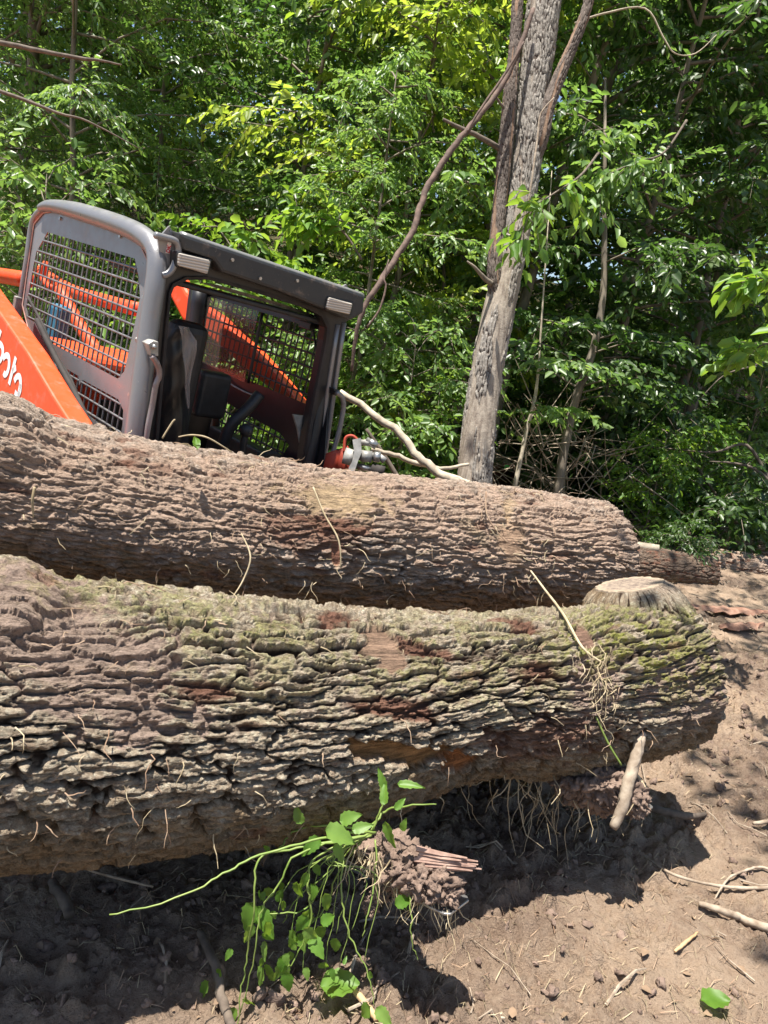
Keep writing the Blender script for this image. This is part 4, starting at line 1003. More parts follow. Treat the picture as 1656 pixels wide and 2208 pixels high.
# front frame with the door opening
ofr = xz([(350, 540), (372, 522), (440, 538), (600, 586), (776, 646), (772, 680), (748, 694), (728, 800), (688, 1060), (560, 1060), (330, 1030), (312, 990), (338, 800)], 0)
inr = xz([(366, 634), (372, 619), (400, 603), (445, 602), (560, 634), (662, 666), (690, 681), (702, 706), (699, 735), (668, 895), (645, 1040), (560, 1040), (335, 1000), (347, 850), (360, 700)], 0)
frontprism('door_frame', [ofr, inr], -.055, 0, M_BLACK, loader, .006)
ofr2 = xz([(361, 630), (370, 610), (398, 596), (446, 595), (560, 626), (664, 658), (696, 674), (709, 703), (706, 735), (675, 895), (652, 1040), (328, 1000), (341, 850), (354, 700)], 0)
frontprism('door_seal', [ofr2, inr], .0, .014, M_RUBBER, loader, .004)
# header box between the brow and the opening, with two lamp pockets
hdr = xz([(383, 500), (781, 634), (779, 674), (752, 690), (700, 668), (600, 628), (474, 586), (456, 560), (390, 538)], .05)
frontprism('brow_box', [hdr], -.02, .07, M_BROW, loader, .014)
# inner cross roof liner with a pale edge strip
lbox('roof_liner', (.55, -.30, bt[2] - .17), (.48, .26, .012), M_PLAST, loader)
lin = xz([(423, 607), (470, 614), (600, 652), (680, 680), (676, 684), (600, 660), (470, 622)], -.16)
frontprism('liner_edge', [lin], -.17, -.155, M_HYD, loader, .001)
def lamp(q, pxs):
    body = frontprism('work_light', [xz([(a + (-3 if i in (0, 3) else 3), b + (-3 if i < 2 else 3)) for i, (a, b) in enumerate(pxs)], .078)], .005, .078, M_BLACK, loader, .010)
    l = frontprism('lens', [xz(pxs, .088)], .07, .090, M_LENS, body, .010); return body
lamp(0, [(386, 545), (456, 562), (449, 592), (384, 573)])
lamp(1, [(710, 641), (762, 655), (755, 679), (704, 666)])
# lifting eyes
for pa, pb, pc, xx in (((350, 502), (364, 486), (382, 512), None), ((716, 626), (746, 612), (762, 640), None)):
    tri = xz([pa, pb, pc], 0.0); cx_ = sum(p[0] for p in tri) / 3; cz_ = sum(p[1] for p in tri) / 3
    hole = [(cx_ + .004 * math.cos(t), cz_ + .005 + .004 * math.sin(t)) for t in np.linspace(0, 2 * math.pi, 9)[:-1]]
    frontprism('lifting_eye', [[(cx_ + (p[0] - cx_) * 1.0, cz_ + (p[1] - cz_) * 1.0 - .002) for p in tri], hole], -.006, .004, M_GREY, loader, .001)
# bent guard rod and its plate with the sticker
gd = [mpl(a, b, 'y', .045) for a, b in [(334, 507), (358, 513), (378, 520), (385, 535), (381, 556), (373, 578), (362, 590), (350, 594)]]
ltube('guard_rod', gd, .0135, M_GREY, loader, 12)
pl_ = frontprism('bracket_plate', [xz([(340, 512), (380, 520), (376, 560), (362, 584), (350, 575)], .02)], .012, .020, M_GREY, loader, .002)
st = frontprism('sticker', [xz([(363, 523), (371, 524), (366, 547), (358, 546)], .026)], .0205, .0222, M_WHITE, pl_, 0)
def text_mesh(name, body, origin, ex, ey, size, mat, par, ext=.002, bold=0.0, shear=0):
    cu = bpy.data.curves.new(name, 'FONT'); cu.body = body; cu.size = size; cu.extrude = ext; cu.offset = bold; cu.shear = shear
    t = bpy.data.objects.new(name, cu); COL.objects.link(t)
    dg = bpy.context.evaluated_depsgraph_get(); me = bpy.data.meshes.new_from_object(t.evaluated_get(dg)); bpy.data.objects.remove(t); bpy.data.curves.remove(cu)
    ez = ex.cross(ey); off = wloc(par)
    for v in me.vertices: v.co = origin + ex * v.co.x + ey * v.co.y + ez * v.co.z - off
    me.name = name; me.materials.clear(); return link(name, me, mat, par)
sa = ML(*mpl(361, 545, 'y', .026)); sb_ = ML(*mpl(365, 526, 'y', .026)); ex = (sb_ - sa).normalized(); ey = LF.cross(ex).normalized()
text_mesh('sticker_print', 'DK', sa - ey * .0095 + LF * -.002, ex, ey, .021, M_RED, st, .001, .0006)
# grab handles
h1 = frontprism('handle_bracket', [xz([(320, 742), (330, 735), (342, 737), (342, 768), (326, 768)], .12)], .0, .12, M_HYD, loader, .003)
ltube('bolt', [mpl(332, 748, 'y', .12), mpl(333, 748, 'y', .137)], .010, M_STEEL, h1, 6, 1)
ltube('grab_handle', [mpl(a, b, 'y', .13) for a, b in [(328, 768), (336, 780), (343, 797), (343, 812), (336, 830), (329, 870), (320, 915), (311, 965), (300, 1010)]], .0125, simple('worn_handle', (.16, .10, .085), (.40, .38, .38), .38, 3, metal=.3), loader, 10)
h2 = frontprism('handle_bracket', [xz([(720, 838), (734, 842), (732, 856), (720, 852)], .05)], .0, .05, M_BLACK, loader, .003)
ltube('grab_handle', [mpl(a, b, 'y', .07) for a, b in [(726, 846), (737, 856), (741, 872), (739, 890), (731, 930), (718, 975), (704, 1015), (690, 1060)]], .013, M_GREY, loader, 10)
# right front pillar ribs
for a in ((742, 696, 692, 1040), (728, 700, 676, 1040)):
    ltube('pillar_rib', [mpl(a[0], a[1], 'y', .0), mpl(a[2], a[3], 'y', .0)], .013, M_GREY, loader, 8)
# rear post, rear panel and floor inside
rp = yz([(395, 640), (458, 643), (438, 800), (380, 790)], CW - .10)
lbox('rear_wall', (.70, yr + .30, -1.20), (.36, .015, .3), M_BLACK, loader)
pa_, pb_ = mpl(432, 620, 'x', CW - .06), mpl(402, 860, 'x', CW - .06)
ltube('rear_post', [(CW - .06, pa_[1], pa_[2]), (CW - .06, pb_[1], pb_[2])], .052, M_BLACK, loader, 10)
lbox('cab_floor', (.55, -.45, -1.32), (.52, .45, .02), M_BLACK, loader)
seat = lbox('seat', tuple(mpl(376, 850, 'y', -.34)), (.10, .06, .36), M_PLAST, loader, .05)
lbox('seat_cushion', (.36, -.2, -1.12), (.20, .20, .06), M_PLAST, seat, .04)
# side console and dark tank
lbox('console', (.98, -.42, -1.02), (.055, .36, .09), M_PLAST, loader, .02)
lbox('console_box', tuple(mpl(452, 850, 'y', -.40)), (.09, .05, .12), M_PLAST, loader, .025)
lbox('console', (.12, -.30, -1.02), (.055, .30, .09), M_PLAST, loader, .02)
ltube('armrest', [mpl(560, 850, 'y', -.18), mpl(535, 880, 'y', -.18), mpl(500, 915, 'y', -.2), mpl(480, 960, 'y', -.22)], .030, M_PLAST, loader, 12)
js = ltube('joystick', [mpl(520, 1010, 'y', -.10), mpl(524, 960, 'y', -.10), mpl(530, 935, 'y', -.10)], [.018] * 11, M_PLAST, loader, 10)
jb = MB(); jc = ML(*mpl(531, 928, 'y', -.10))
jb.tube([jc + LU * (.036 * math.sin(a)) for a in np.linspace(-1.5, 1.5, 9)], [.036 * math.cos(a) for a in np.linspace(-1.5, 1.5, 9)], 16); jb.build('knob', M_PLAST, js, True)
frontprism('pedal_lever', [xz([(630, 893), (664, 897), (662, 906), (656, 925), (660, 960), (650, 1005), (640, 1005), (646, 960), (640, 925), (634, 906)], -.07)], -.075, -.06, M_HYD, loader, .002)
ltube('hose', [mpl(a, b, 'y', -.06) for a, b in [(548, 992), (570, 980), (590, 978), (603, 992), (606, 1020)]], .018, M_RUBBER, loader, 10)
ltube('cable', [mpl(a, b, 'x', CW - .04) for a, b in [(445, 800), (480, 812), (500, 830), (540, 850), (560, 850)]], .005, M_HYD, loader, 6)
ltube('wiper_arm', [mpl(a, b, 'x', CW - .05) for a, b in [(676, 712), (682, 760), (683, 800), (678, 812)]], .006, M_BLACK, loader, 6)
lbox('latch', tuple(mpl(662, 702, 'x', CW - .04)), (.02, .05, .02), M_BLACK, loader, .005)
# plastic film over the seat
def film_sheet():
    nu_, nv_ = 60, 70; vs = []; fs = []
    L_ = [mpl(a, b, 'y', -.16) for a, b in [(372, 706), (356, 740), (345, 790), (338, 850), (330, 910), (326, 990)]]
    Rg = [mpl(a, b, 'y', -.16) for a, b in [(404, 706), (423, 730), (420, 770), (404, 840), (406, 900), (408, 990)]]
    for i in range(nv_):
        t = i / (nv_ - 1) * 5; k = min(int(t), 4); f = t - k
        a = Vector(L_[k]).lerp(Vector(L_[k + 1]), f); b = Vector(Rg[k]).lerp(Vector(Rg[k + 1]), f)
        for j in range(nu_):
            s = j / (nu_ - 1); q = a.lerp(b, s)
            q.y += .04 * math.sin(s * math.pi) + .0022 * math.sin(s * 13 + i * .10) + .004 * math.sin(i * .30 + s * 5) + .0008 * math.sin(s * 27 - i * .2)
            vs.append(ML(*q))
    for i in range(nv_ - 1):
        for j in range(nu_ - 1): fs.append((i * nu_ + j, i * nu_ + j + 1, (i + 1) * nu_ + j + 1, (i + 1) * nu_ + j))
    return MB().add(vs, fs).build('plastic_cover', M_FILM, seat, True)
film_sheet()
fl_ = MB(); L2 = [mpl(a, b, 'y', -.08) for a, b in [(385, 702), (392, 740), (396, 780), (400, 830), (404, 880)]]; R2 = [mpl(a, b, 'y', -.10) for a, b in [(408, 706), (424, 735), (420, 775), (408, 830), (408, 880)]]
vs = []; fs = []
for i in range(33):
    t = i / 8; k = min(int(t), 3); f = t - k; a = Vector(L2[k]).lerp(Vector(L2[k + 1]), f); b = Vector(R2[k]).lerp(Vector(R2[k + 1]), f)
    for j in range(13):
        q = a.lerp(b, j / 12); q.y += .004 * math.sin(j * .9 + i * .2) + .006 * math.sin(i * .4 + j * .3); vs.append(ML(*q))
for i in range(32):
    for j in range(12): fs.append((i * 13 + j, i * 13 + j + 1, (i + 1) * 13 + j + 1, (i + 1) * 13 + j))
fl_.add(vs, fs).build('loose_flap', glassy('clear_film', (.45, .38, .35), .25, .42, .8), seat, True)
# lift arms: box section beam from behind the cab down past its front
def arm(x0, x1, pts, name='lift_arm'):
    return sideprism(name, [pts], x0, x1, M_ORANGE, loader, .022)
XA = -.20
apoly = yz([(-420, 360), (-60, 590), (0, 676), (58, 759), (116, 857), (150, 910), (172, 950), (200, 1030), (290, 1120), (200, 1150), (60, 1010), (-60, 880), (-260, 700)], XA)
larm = arm(XA, XA + .105, apoly)
xfar = CW - XA
apf = yz([(380, 590), (400, 628), (432, 655), (470, 680), (500, 712), (545, 750), (600, 812), (640, 862), (660, 880), (640, 896), (596, 850), (532, 802), (482, 755), (430, 712), (392, 690), (366, 640), (350, 600)], xfar - .1)
arm(xfar - .10, xfar, apf)
# rear parts of the linkage seen through the near mesh and behind the cab
ltube('cross_tube', [mpl(a, b, 'x', .5) for a, b in [(-60, 585), (0, 594), (60, 604)]], .055, M_ORANGE, loader, 12)
ltube('rear_link', [mpl(a, b, 'x', .9) for a, b in [(85, 585), (150, 625), (230, 650), (300, 668)]], .048, M_ORANGE, loader, 10)
ltube('rear_link', [mpl(a, b, 'x', .75) for a, b in [(130, 625), (165, 690), (200, 745), (245, 815), (262, 850)]], .045, M_ORANGE, loader, 10)
ltube('rear_link', [mpl(a, b, 'x', .55) for a, b in [(100, 566), (92, 600), (112, 622)]], .022, M_ORANGE, loader, 8)
lbox('coolant_tank', tuple(mpl(125, 700, 'x', .55)), (.05, .09, .13), M_BLUE, loader, .03)
lbox('engine_hood', (.55, yr - .12, -1.12), (.36, .30, .42), M_ORANGE, loader, .05)
lbox('chassis', (.55, -.55, -1.62), (.38, .78, .26), M_ORANGE, loader, .04)
lbox('rear_bracket', tuple(mpl(38, 660, 'x', .0)), (.02, .02, .05), M_HYD, loader, .005)
ltube('hose', [mpl(a, b, 'x', -.05) for a, b in [(80, 690), (104, 740), (135, 800), (162, 850), (185, 900), (205, 960)]], .014, M_RUBBER, loader, 8)
ltube('hose', [mpl(a, b, 'x', -.03) for a, b in [(60, 640), (92, 700), (122, 768), (150, 812), (170, 860)]], .007, M_RUBBER, loader, 8)
for a, b in ((126, 470), (255, 508), (305, 640), (275, 850), (62, 610)):
    q = mpl(a, b, 'x', 0); MB().tube([ML(.004, q[1], q[2]), ML(.012, q[1], q[2])], .009, 6).build('bolt', M_STEEL, guard)
for a, b in ((500, 560), (640, 605), (560, 600)):
    q = mpl(a, b, 'y', .07); MB().tube([ML(q[0], .066, q[2]), ML(q[0], .078, q[2])], .008, 6).build('bolt', M_STEEL, loader)
# lettering on the near arm: brush-like open strokes, traced on the face of the arm
LET = [[(-52, 640), (-58, 690)], [(-36, 650), (-54, 668), (-38, 704)], [(-30, 690), (-34, 712), (-30, 728), (-22, 726), (-16, 706)], [(-17, 705), (-20, 738)],
 [(3, 712), (-5, 742), (-8, 765)], [(-4, 741), (2, 742), (7, 752), (6, 768), (0, 779), (-5, 776)],
 [(8, 773), (13, 767), (19, 768), (21, 778), (20, 792), (16.5, 804), (11.5, 808), (9, 803)], [(35.5, 770), (20.5, 829)], [(27, 801), (36, 793)],
 [(32, 822), (37, 813), (43, 812), (45.5, 823), (44.5, 842), (39, 853), (33, 846)], [(45.5, 828), (39, 862)]]
lb_ = MB()
for st_ in LET:
    q = [Vector(mpl(a, b, 'x', XA)) for a, b in st_]; q = smooth_path([Vector((0, v.y, v.z)) for v in q], 5) if len(q) > 2 else [Vector((0, v.y, v.z)) for v in q]
    hw_ = .015; Ls = []; Rs = []
    for i, v in enumerate(q):
        t = (q[min(i + 1, len(q) - 1)] - q[max(i - 1, 0)]).normalized(); n_ = Vector((0, -t.z, t.y)); Ls.append(v + n_ * hw_); Rs.append(v - n_ * hw_)
    m2 = len(q); vs = [ML(XA - .0015 + o_, p.y, p.z) for o_ in (-.0012, 0.0012) for p in Ls + Rs]
    fs = [(i, i + 1, m2 + i + 1, m2 + i) for i in range(m2 - 1)]
    lb_.add(vs, fs)
lb_.build('lettering', M_WHITE, larm)
# tracks
for x in (-.02, 1.12):
    pts = [(x, .45 + .22 * math.sin(a), -1.86 - .24 * math.cos(a)) for a in np.linspace(0, math.pi, 9)] + [(x, -1.35 - .22 * math.sin(a), -1.86 + .24 * math.cos(a)) for a in np.linspace(0, math.pi, 9)]
    mb = MB(); n_ = len(pts)
    cen = [ML(*p) for p in pts]; vs = []; fs = []
    cc = sum(cen, Vector((0, 0, 0))) / n_
    for p in pts:
        q = Vector((p[0], p[1], p[2])); cq = Vector((p[0], -.45, -1.86)); inn = q + (cq - q).normalized() * .05
        for (a, b) in ((-.16, q), (.16, q), (.16, inn), (-.16, inn)): vs.append(ML(b[0] + a, b[1], b[2]))
    for i in range(n_):
        j = (i + 1) % n_
        for k in range(4): fs.append((i * 4 + k, i * 4 + (k + 1) % 4, j * 4 + (k + 1) % 4, j * 4 + k))
    mb.add(vs, fs); tr = mb.build('track', M_RUBBER, loader, fix=True)
    rw = MB()
    for yy in np.linspace(-1.25, .35, 6): rw.tube([ML(x - .12, yy, -1.98), ML(x + .12, yy, -1.98)], .09, 16)
    rw.build('rollers', M_STEEL, tr)
# hydraulic couplings beside the far handle
hb = ML(*mpl(742, 985, 'y', .42)); hy = MB()
def hp(px, py, dd=0): return P(px, py, 3.72 + dd)
mbk = MB().tube([hp(712, 1030, .1), hp(722, 985, .1), hp(735, 968, .1), hp(744, 1040, .1)], [.045, .05, .045, .05], 12); blk = mbk.build('coupling_block', M_ORANGED, loader, True)
MB().tube(smooth_path([hp(742, 976, .05), hp(745, 945, .05), hp(760, 940, .05), hp(772, 950, .05)], 5), .008, 8).build('guard_loop', M_ORANGED, loader, True)
MB().tube([hp(742, 982), hp(768, 990)], .042, 16).build('manifold', M_HYD, loader, True)
for (a, b, c_, d_, r_, mt) in ((772, 952, 812, 958, .016, M_HYD), (768, 982, 802, 985, .030, M_HYD), (800, 983, 820, 986, .027, M_STEEL), (812, 980, 830, 994, .017, M_HYD), (765, 1003, 800, 1012, .016, M_STEEL), (800, 1010, 828, 1018, .030, M_RUBBER), (790, 948, 812, 962, .020, M_STEEL)):
    MB().tube([hp(a, b), hp(a + (c_ - a) * .3, b + (d_ - b) * .3), hp(a + (c_ - a) * .32, b + (d_ - b) * .32), hp(c_, d_)], [r_ * .8, r_ * .8, r_, r_], 14).build('coupling', mt, loader, True)
MB().prism([[(760, 948), (778, 944), (780, 975), (770, 1000), (758, 1000), (764, 975)]], lambda p, q, h: hp(p, q, h), -.06, -.045).build('coupling_plate', M_HYD, loader, fix=True)
MB().prism([[(752, 1008), (765, 985), (774, 988), (762, 1024), (752, 1020)]], lambda p, q, h: hp(p, q, h), -.07, -.055).build('coupling_plate', M_HYD, loader, fix=True)
# carriage and forks under the logs
T1 = P(992, 1955, 1.78); T2 = P(1398, 1748, 2.30); RB = c2w((-.75, .10, .65)).normalized()
side = (T2 - T1); side -= RB * side.dot(RB); side = side.normalized(); upf = side.cross(RB).normalized()
if upf.z < 0: upf = -upf
for T_ in (T1, T2):
    pts = [(0, -.014, .045), (.03, -.012, .05), (.10, -.010, .05), (1.45, .006, .05)]
    vs = []; fs = []
    tipw = [(.0, .038), (.012, .048), (.05, .052), (1.35, .052)]
    for s_, hw in tipw:
        th = .006 + .012 * min(1, s_ / .5)
        for (a, b) in ((-hw, 0), (hw, 0), (hw, -th), (-hw, -th)): vs.append(T_ + RB * s_ + side * a + upf * b)
    for i in range(3):
        for k in range(4): fs.append((i * 4 + k, i * 4 + (k + 1) % 4, (i + 1) * 4 + (k + 1) % 4, (i + 1) * 4 + k))
    fs += [(0, 1, 2, 3), (12, 13, 14, 15)]
    fk = MB().add(vs, fs).build('fork', M_STEEL, loader, fix=True); bevel(fk, .002)
    hv = T_ + RB * 1.35
    vs = [hv + side * a + RB * b + upf * c_ for a in (-.052, .052) for b in (0, .03) for c_ in (-.02, .85)]
    MB().add(vs, [(0, 1, 3, 2), (4, 6, 7, 5), (0, 4, 5, 1), (2, 3, 7, 6), (0, 2, 6, 4), (1, 5, 7, 3)]).build('shank', M_RUBBER, fk, fix=True)
mid = (T1 + T2) / 2 + RB * 1.42
for hh2 in (.12, .5):
    a = mid + upf * hh2; MB().tube([a - side * .55, a + side * .55], .045, 8).build('carriage_bar', M_RUBBER, loader)
# ------------------------------------------------------------------ earth clods on the fork tips
import bmesh
def ico(sub=2):
    bm = bmesh.new(); bmesh.ops.create_icosphere(bm, subdivisions=sub, radius=1)
    v = np.array([tuple(q.co) for q in bm.verts]); f = np.array([[q.index for q in g.verts] for g in bm.faces]); bm.free(); return v, f
I1, I2, I3, I4 = ico(1), ico(2), ico(3), ico(5)
def lumps_mesh(name, cs, rs, seed, mat, parent=None, rough=.35, base=None):
    rng = np.random.RandomState(seed); Vs = []; Fs = []; o = 0
    for c, r in zip(cs, rs):
        v, f = base or I2; n = noise(v[:, 0] * 1.6 + c[0] * 40, v[:, 1] * 1.6 + c[1] * 40, v[:, 2] * 1.6 + seed)
        if len(v) > 100: n = n + .4 * noise(v[:, 0] * 5 + c[0] * 40, v[:, 1] * 5, v[:, 2] * 5)
        sc = np.array([1, .85, .7]) * (1 + .35 * rng.randn(3)); M = np.array(Matrix.Rotation(rng.rand() * 6.28, 3, Vector(rng.randn(3)).normalized()))
        Vs.append((v * sc * (1 + rough * n)[:, None] * r) @ M.T + np.array(c)); Fs.append(f + o); o += len(v)
    V = np.concatenate(Vs); Fq = np.concatenate(Fs)
    if parent: V = V - np.array(wloc(parent))
    return link(name, np_mesh(name, V, Fq, 3), mat, parent, False)
def clod(label, spec, seed, cnt):
    "spec: list of (px, py, depth, radius) big lumps, crusted with crumbs"
    c0 = P(*spec[len(spec) // 2][:3]); root = thing('earth_clod', label, 'clod of earth', tuple(c0)); rng = np.random.RandomState(seed)
    V = []; Fq = []; o = 0
    for px, py, d, r in spec:
        v, f = I4; c = np.array(P(px, py, d)); q = v * 1.0
        n = fbm(q[:, 0] * 1.5 + c[0] * 9, q[:, 1] * 1.5, q[:, 2] * 1.5 + c[2] * 9, 6, .66) * .55
        n = n + .12 * np.abs(fbm(q[:, 0] * 6, q[:, 1] * 6, q[:, 2] * 6 + seed, 4, .65)) + .07 * fbm(q[:, 0] * 14, q[:, 1] * 14, q[:, 2] * 14, 2)
        V.append(q * (r * np.array([1.0, 1.0, .85])) * (1 + n)[:, None] + c); Fq.append(f + o); o += len(v)
    V = np.concatenate(V); Fq = np.concatenate(Fq)
    link('earth', np_mesh('earth', V - np.array(c0), Fq, 3), M_CLOD, root, False)
    pick = V[rng.randint(0, len(V), cnt)] + rng.randn(cnt, 3) * .004
    lumps_mesh('crumbs', pick, .0012 + .0075 * rng.rand(cnt) ** 4, seed, M_CLOD, root, .5)['kind'] = 'stuff'
    return root
clod('crumbly red-brown clod of earth riding on the near fork tip below the uprooted plant', [(800, 1822, 1.92, .045), (835, 1840, 1.88, .055), (868, 1862, 1.85, .058), (905, 1880, 1.82, .052), (940, 1900, 1.80, .045), (965, 1925, 1.79, .030), (905, 1905, 1.80, .036), (840, 1880, 1.85, .04), (820, 1925, 1.84, .020), (800, 1950, 1.84, .018)], 5, 520)
clod('darker clod of earth and roots on the far fork tip under the log end', [(1220, 1672, 2.36, .055), (1258, 1675, 2.34, .068), (1300, 1685, 2.33, .075), (1340, 1705, 2.32, .062), (1368, 1728, 2.30, .042), (1285, 1715, 2.34, .05), (1240, 1705, 2.36, .045)], 6, 420)
# splintered piece of bark on the near clod
rgx = random.Random(4); mb = MB()
for k in range(9):
    a = P(900 + rgx.uniform(-10, 25), 1832 + k * 4 + rgx.uniform(-3, 3), 1.80); b2 = P(1000 + rgx.uniform(-15, 42), 1852 + k * 3.2 + rgx.uniform(-3, 4), 1.77)
    mb.tube([a, a.lerp(b2, .5) + Vector((0, 0, rgx.uniform(-.003, .003))), b2], [.008, .006, .0018], 5)
tag(mb.build('bark_splinter', simple('splinter_wood', (.22, .13, .10), (.40, .27, .21), .85, 30, bstr=.5), None), 'splintered reddish piece of bark jutting right out of the near clod', 'splinter')
# broken stick standing on the far clod, and others
wood_path('broken_stick', 'stout pale broken stick leaning against the log end over the far clod', 'stick', [(1388, 1578, 2.30), (1380, 1600, 2.29), (1366, 1650, 2.27), (1352, 1700, 2.25), (1340, 1745, 2.24), (1322, 1785, 2.24)], [.004, .017, .018, .019, .017, .013], M_STICK, seed=51, sides=10, wob=.10)
wood_path('broken_stick', 'flat pale stick lying across the far clod behind the stout one', 'stick', [(1290, 1640, 2.42), (1330, 1650, 2.36), (1365, 1665, 2.33), (1392, 1700, 2.3)], [.006, .010, .009, .004], M_STRAW, seed=52)

# ------------------------------------------------------------------ sticks, chips and leaves on the bare ground
def gstick(label, pts, rads, mat, seed, h=.01, name='stick'):
    path = smooth_path([gp(a, b, h + r) for (a, b), r in zip(pts, rads)], 6); rg = random.Random(seed); rr = lerp_list(rads, len(path))
    path = [p + Vector((rg.gauss(0, 1), rg.gauss(0, 1), 0)) * r * .15 for p, r in zip(path, rr)]
    return tag(MB().tube(path, rr, 8).build(name, mat, None, True), label, 'stick')
gstick('pale bare stick lying at the right edge of the sunny ground', [(1508, 1948), (1560, 1965), (1610, 1985), (1680, 2010)], [.008, .012, .013, .014], M_STICK, 61)
gstick('thin branching twig on the ground between the log end and the right edge', [(1370, 1830), (1440, 1880), (1520, 1905), (1600, 1915), (1680, 1912)], [.003, .005, .005, .006, .006], M_STICK, 62)
gstick('dark stick with a pale broken tip beside the shadow corner of the log', [(1380, 1735), (1440, 1752), (1490, 1760), (1522, 1755)], [.016, .016, .013, .007], M_TWIG, 63, h=.03)
gstick('short white broken root at the right edge of the picture', [(1625, 1776), (1660, 1770), (1700, 1765)], [.006, .009, .010], M_STICK, 64)
gstick('crooked root branch lying lower right of the log shadow', [(1540, 1940), (1570, 1895), (1600, 1880), (1640, 1870), (1680, 1885)], [.002, .004, .004, .005, .005], M_STICK, 65)
gstick('flat wood sliver on the sunny soil near the bottom right', [(1455, 2052), (1475, 2035), (1505, 2010)], [.004, .006, .003], M_WOOD, 66)
gstick('dark stick standing out of the shaded soil at the lower left', [(110, 1900), (135, 1935), (150, 1975)], [.012, .016, .014], M_TWIG, 67, h=.02)
gstick('brown flat lath in the shade at the bottom, right of the plant', [(735, 2090), (770, 2140), (815, 2200)], [.008, .009, .009], M_WOOD, 68)
gstick('bent grey stick in the shade left of the hanging plant', [(430, 2010), (465, 2080), (478, 2150), (500, 2215)], [.010, .012, .012, .010], M_TWIG, 69)
gstick('thin straight twig across the shaded soil at the left', [(160, 1865), (240, 1890), (330, 1912)], [.003, .004, .003], M_STICK, 70, h=.06)
# slabs of bark on the ground beyond the log end
lumpv = [gp(1560, 1325, .03), gp(1600, 1345, .02)]
for k, (px, py, ln, w, lab) in enumerate([(1570, 1318, .34, .055, 'long reddish slab of fallen bark on the ground beyond the log end'), (1600, 1352, .2, .045, 'smaller reddish slab of fallen bark nearer the log end')]):
    c = gp(px, py, .03); n_ = 14; vs = []; fs = []
    ang = .15 + .2 * k; ex_ = Vector((math.cos(ang), math.sin(ang), .02)); ey_ = Vector((-ex_.y, ex_.x, 0))
    rg = random.Random(k + 3)
    for i in range(n_):
        t = i / (n_ - 1) * 2 - 1; ww = w * (1 - abs(t) ** 3) * (.35 + .9 * rg.random()) + .004
        for j in range(5):
            s = j / 4 * 2 - 1; vs.append(c + ex_ * t * ln + ey_ * s * ww + Vector((0, 0, .018 * (1 - s * s) + rg.uniform(-.012, .012))))
    for i in range(n_ - 1):
        for j in range(4): fs.append((i * 5 + j, i * 5 + j + 1, (i + 1) * 5 + j + 1, (i + 1) * 5 + j))
    o = MB().add(vs, fs).build('bark_slab', simple('slab_bark', (.20, .10, .065), (.33, .20, .14), .9, 18, bstr=.6), None, False)
    sm = o.modifiers.new('s', 'SOLIDIFY'); sm.thickness = .008; tag(o, lab, 'bark')
# single leaves lying about
def single_leaf(label, px, py, size, ang, mat, w=.8, on=None, tilt=.2):
    c = on if on else gp(px, py, .02); n_ = 9; vs = []; fs = []; ex_ = Vector((math.cos(ang), math.sin(ang), tilt)).normalized(); ey_ = Vector((-ex_.y, ex_.x, 0)).normalized()
    for i in range(n_):
        t = i / (n_ - 1); ww = size * .5 * w * math.sin(math.pi * t ** .75) ** .8 * (1 + .08 * (-1) ** i)
        for s in (-1, -.5, 0, .5, 1):
            vs.append(c + ex_ * t * size + ey_ * s * ww + Vector((0, 0, (.10 * abs(s) - .18 * t * t + .04 * math.sin(7 * t + s * 2)) * size)))
    for i in range(n_ - 1):
        for j in range(4): fs.append((i * 5 + j, i * 5 + j + 1, (i + 1) * 5 + j + 1, (i + 1) * 5 + j))
    o = MB().add(vs, fs).build('fallen_leaf', mat, None, True)
    attr(o.data, 'rnd', np.random.RandomState(int(px)).rand(1, 3).repeat(len(vs), 0)); return tag(o, label, 'leaf')
single_leaf('large bright green leaf on the soil at the bottom right corner', 1510, 2158, .085, .1, LEAF['weed'])
single_leaf('dark green leaf lying just under the lower right end of the mossy log', 1462, 1585, .12, .1, LEAF['mid'])
single_leaf('pale green leaf on the shaded soil below the clod at the bottom', 690, 2130, .10, .2, LEAF['weed'], w=.9)
single_leaf('small green blade of a leaf standing on the muddy log before the seat', 415, 955, .07, 2.0, LEAF['weed'], w=.35, on=P(425, 972, 2.33), tilt=.8)

# ------------------------------------------------------------------ uprooted nettle on the near clod
def serrated(mb, c, ex_, ey_, up_, L_, w_, rnd, acc):
    n_ = 10; base = len(mb.v); row = []
    for i in range(n_ + 1):
        t = i / n_; ww = L_ * w_ * .5 * (math.sin(math.pi * min(1, t ** .62)) ** .85 + .02) * (1 - .15 * (t > .9))
        tooth = 1 + (.13 if i % 2 else -.07)
        m = c + ex_ * L_ * t - up_ * L_ * .36 * t * t
        row.append([m + ey_ * ww * tooth + up_ * L_ * (.07 + .02 * math.sin(i * 2)), m + ey_ * ww * .5 + up_ * .05 * L_, m, m - ey_ * ww * .5 + up_ * .05 * L_, m - ey_ * ww * tooth + up_ * L_ * (.07 + .02 * math.cos(i * 2))])
    vs = [v for r in row for v in r]; fs = []
    for i in range(n_):
        for j in range(4): fs.append((i * 5 + j, i * 5 + j + 1, (i + 1) * 5 + j + 1, (i + 1) * 5 + j))
    mb.add(vs, fs); acc += [rnd] * len(vs)
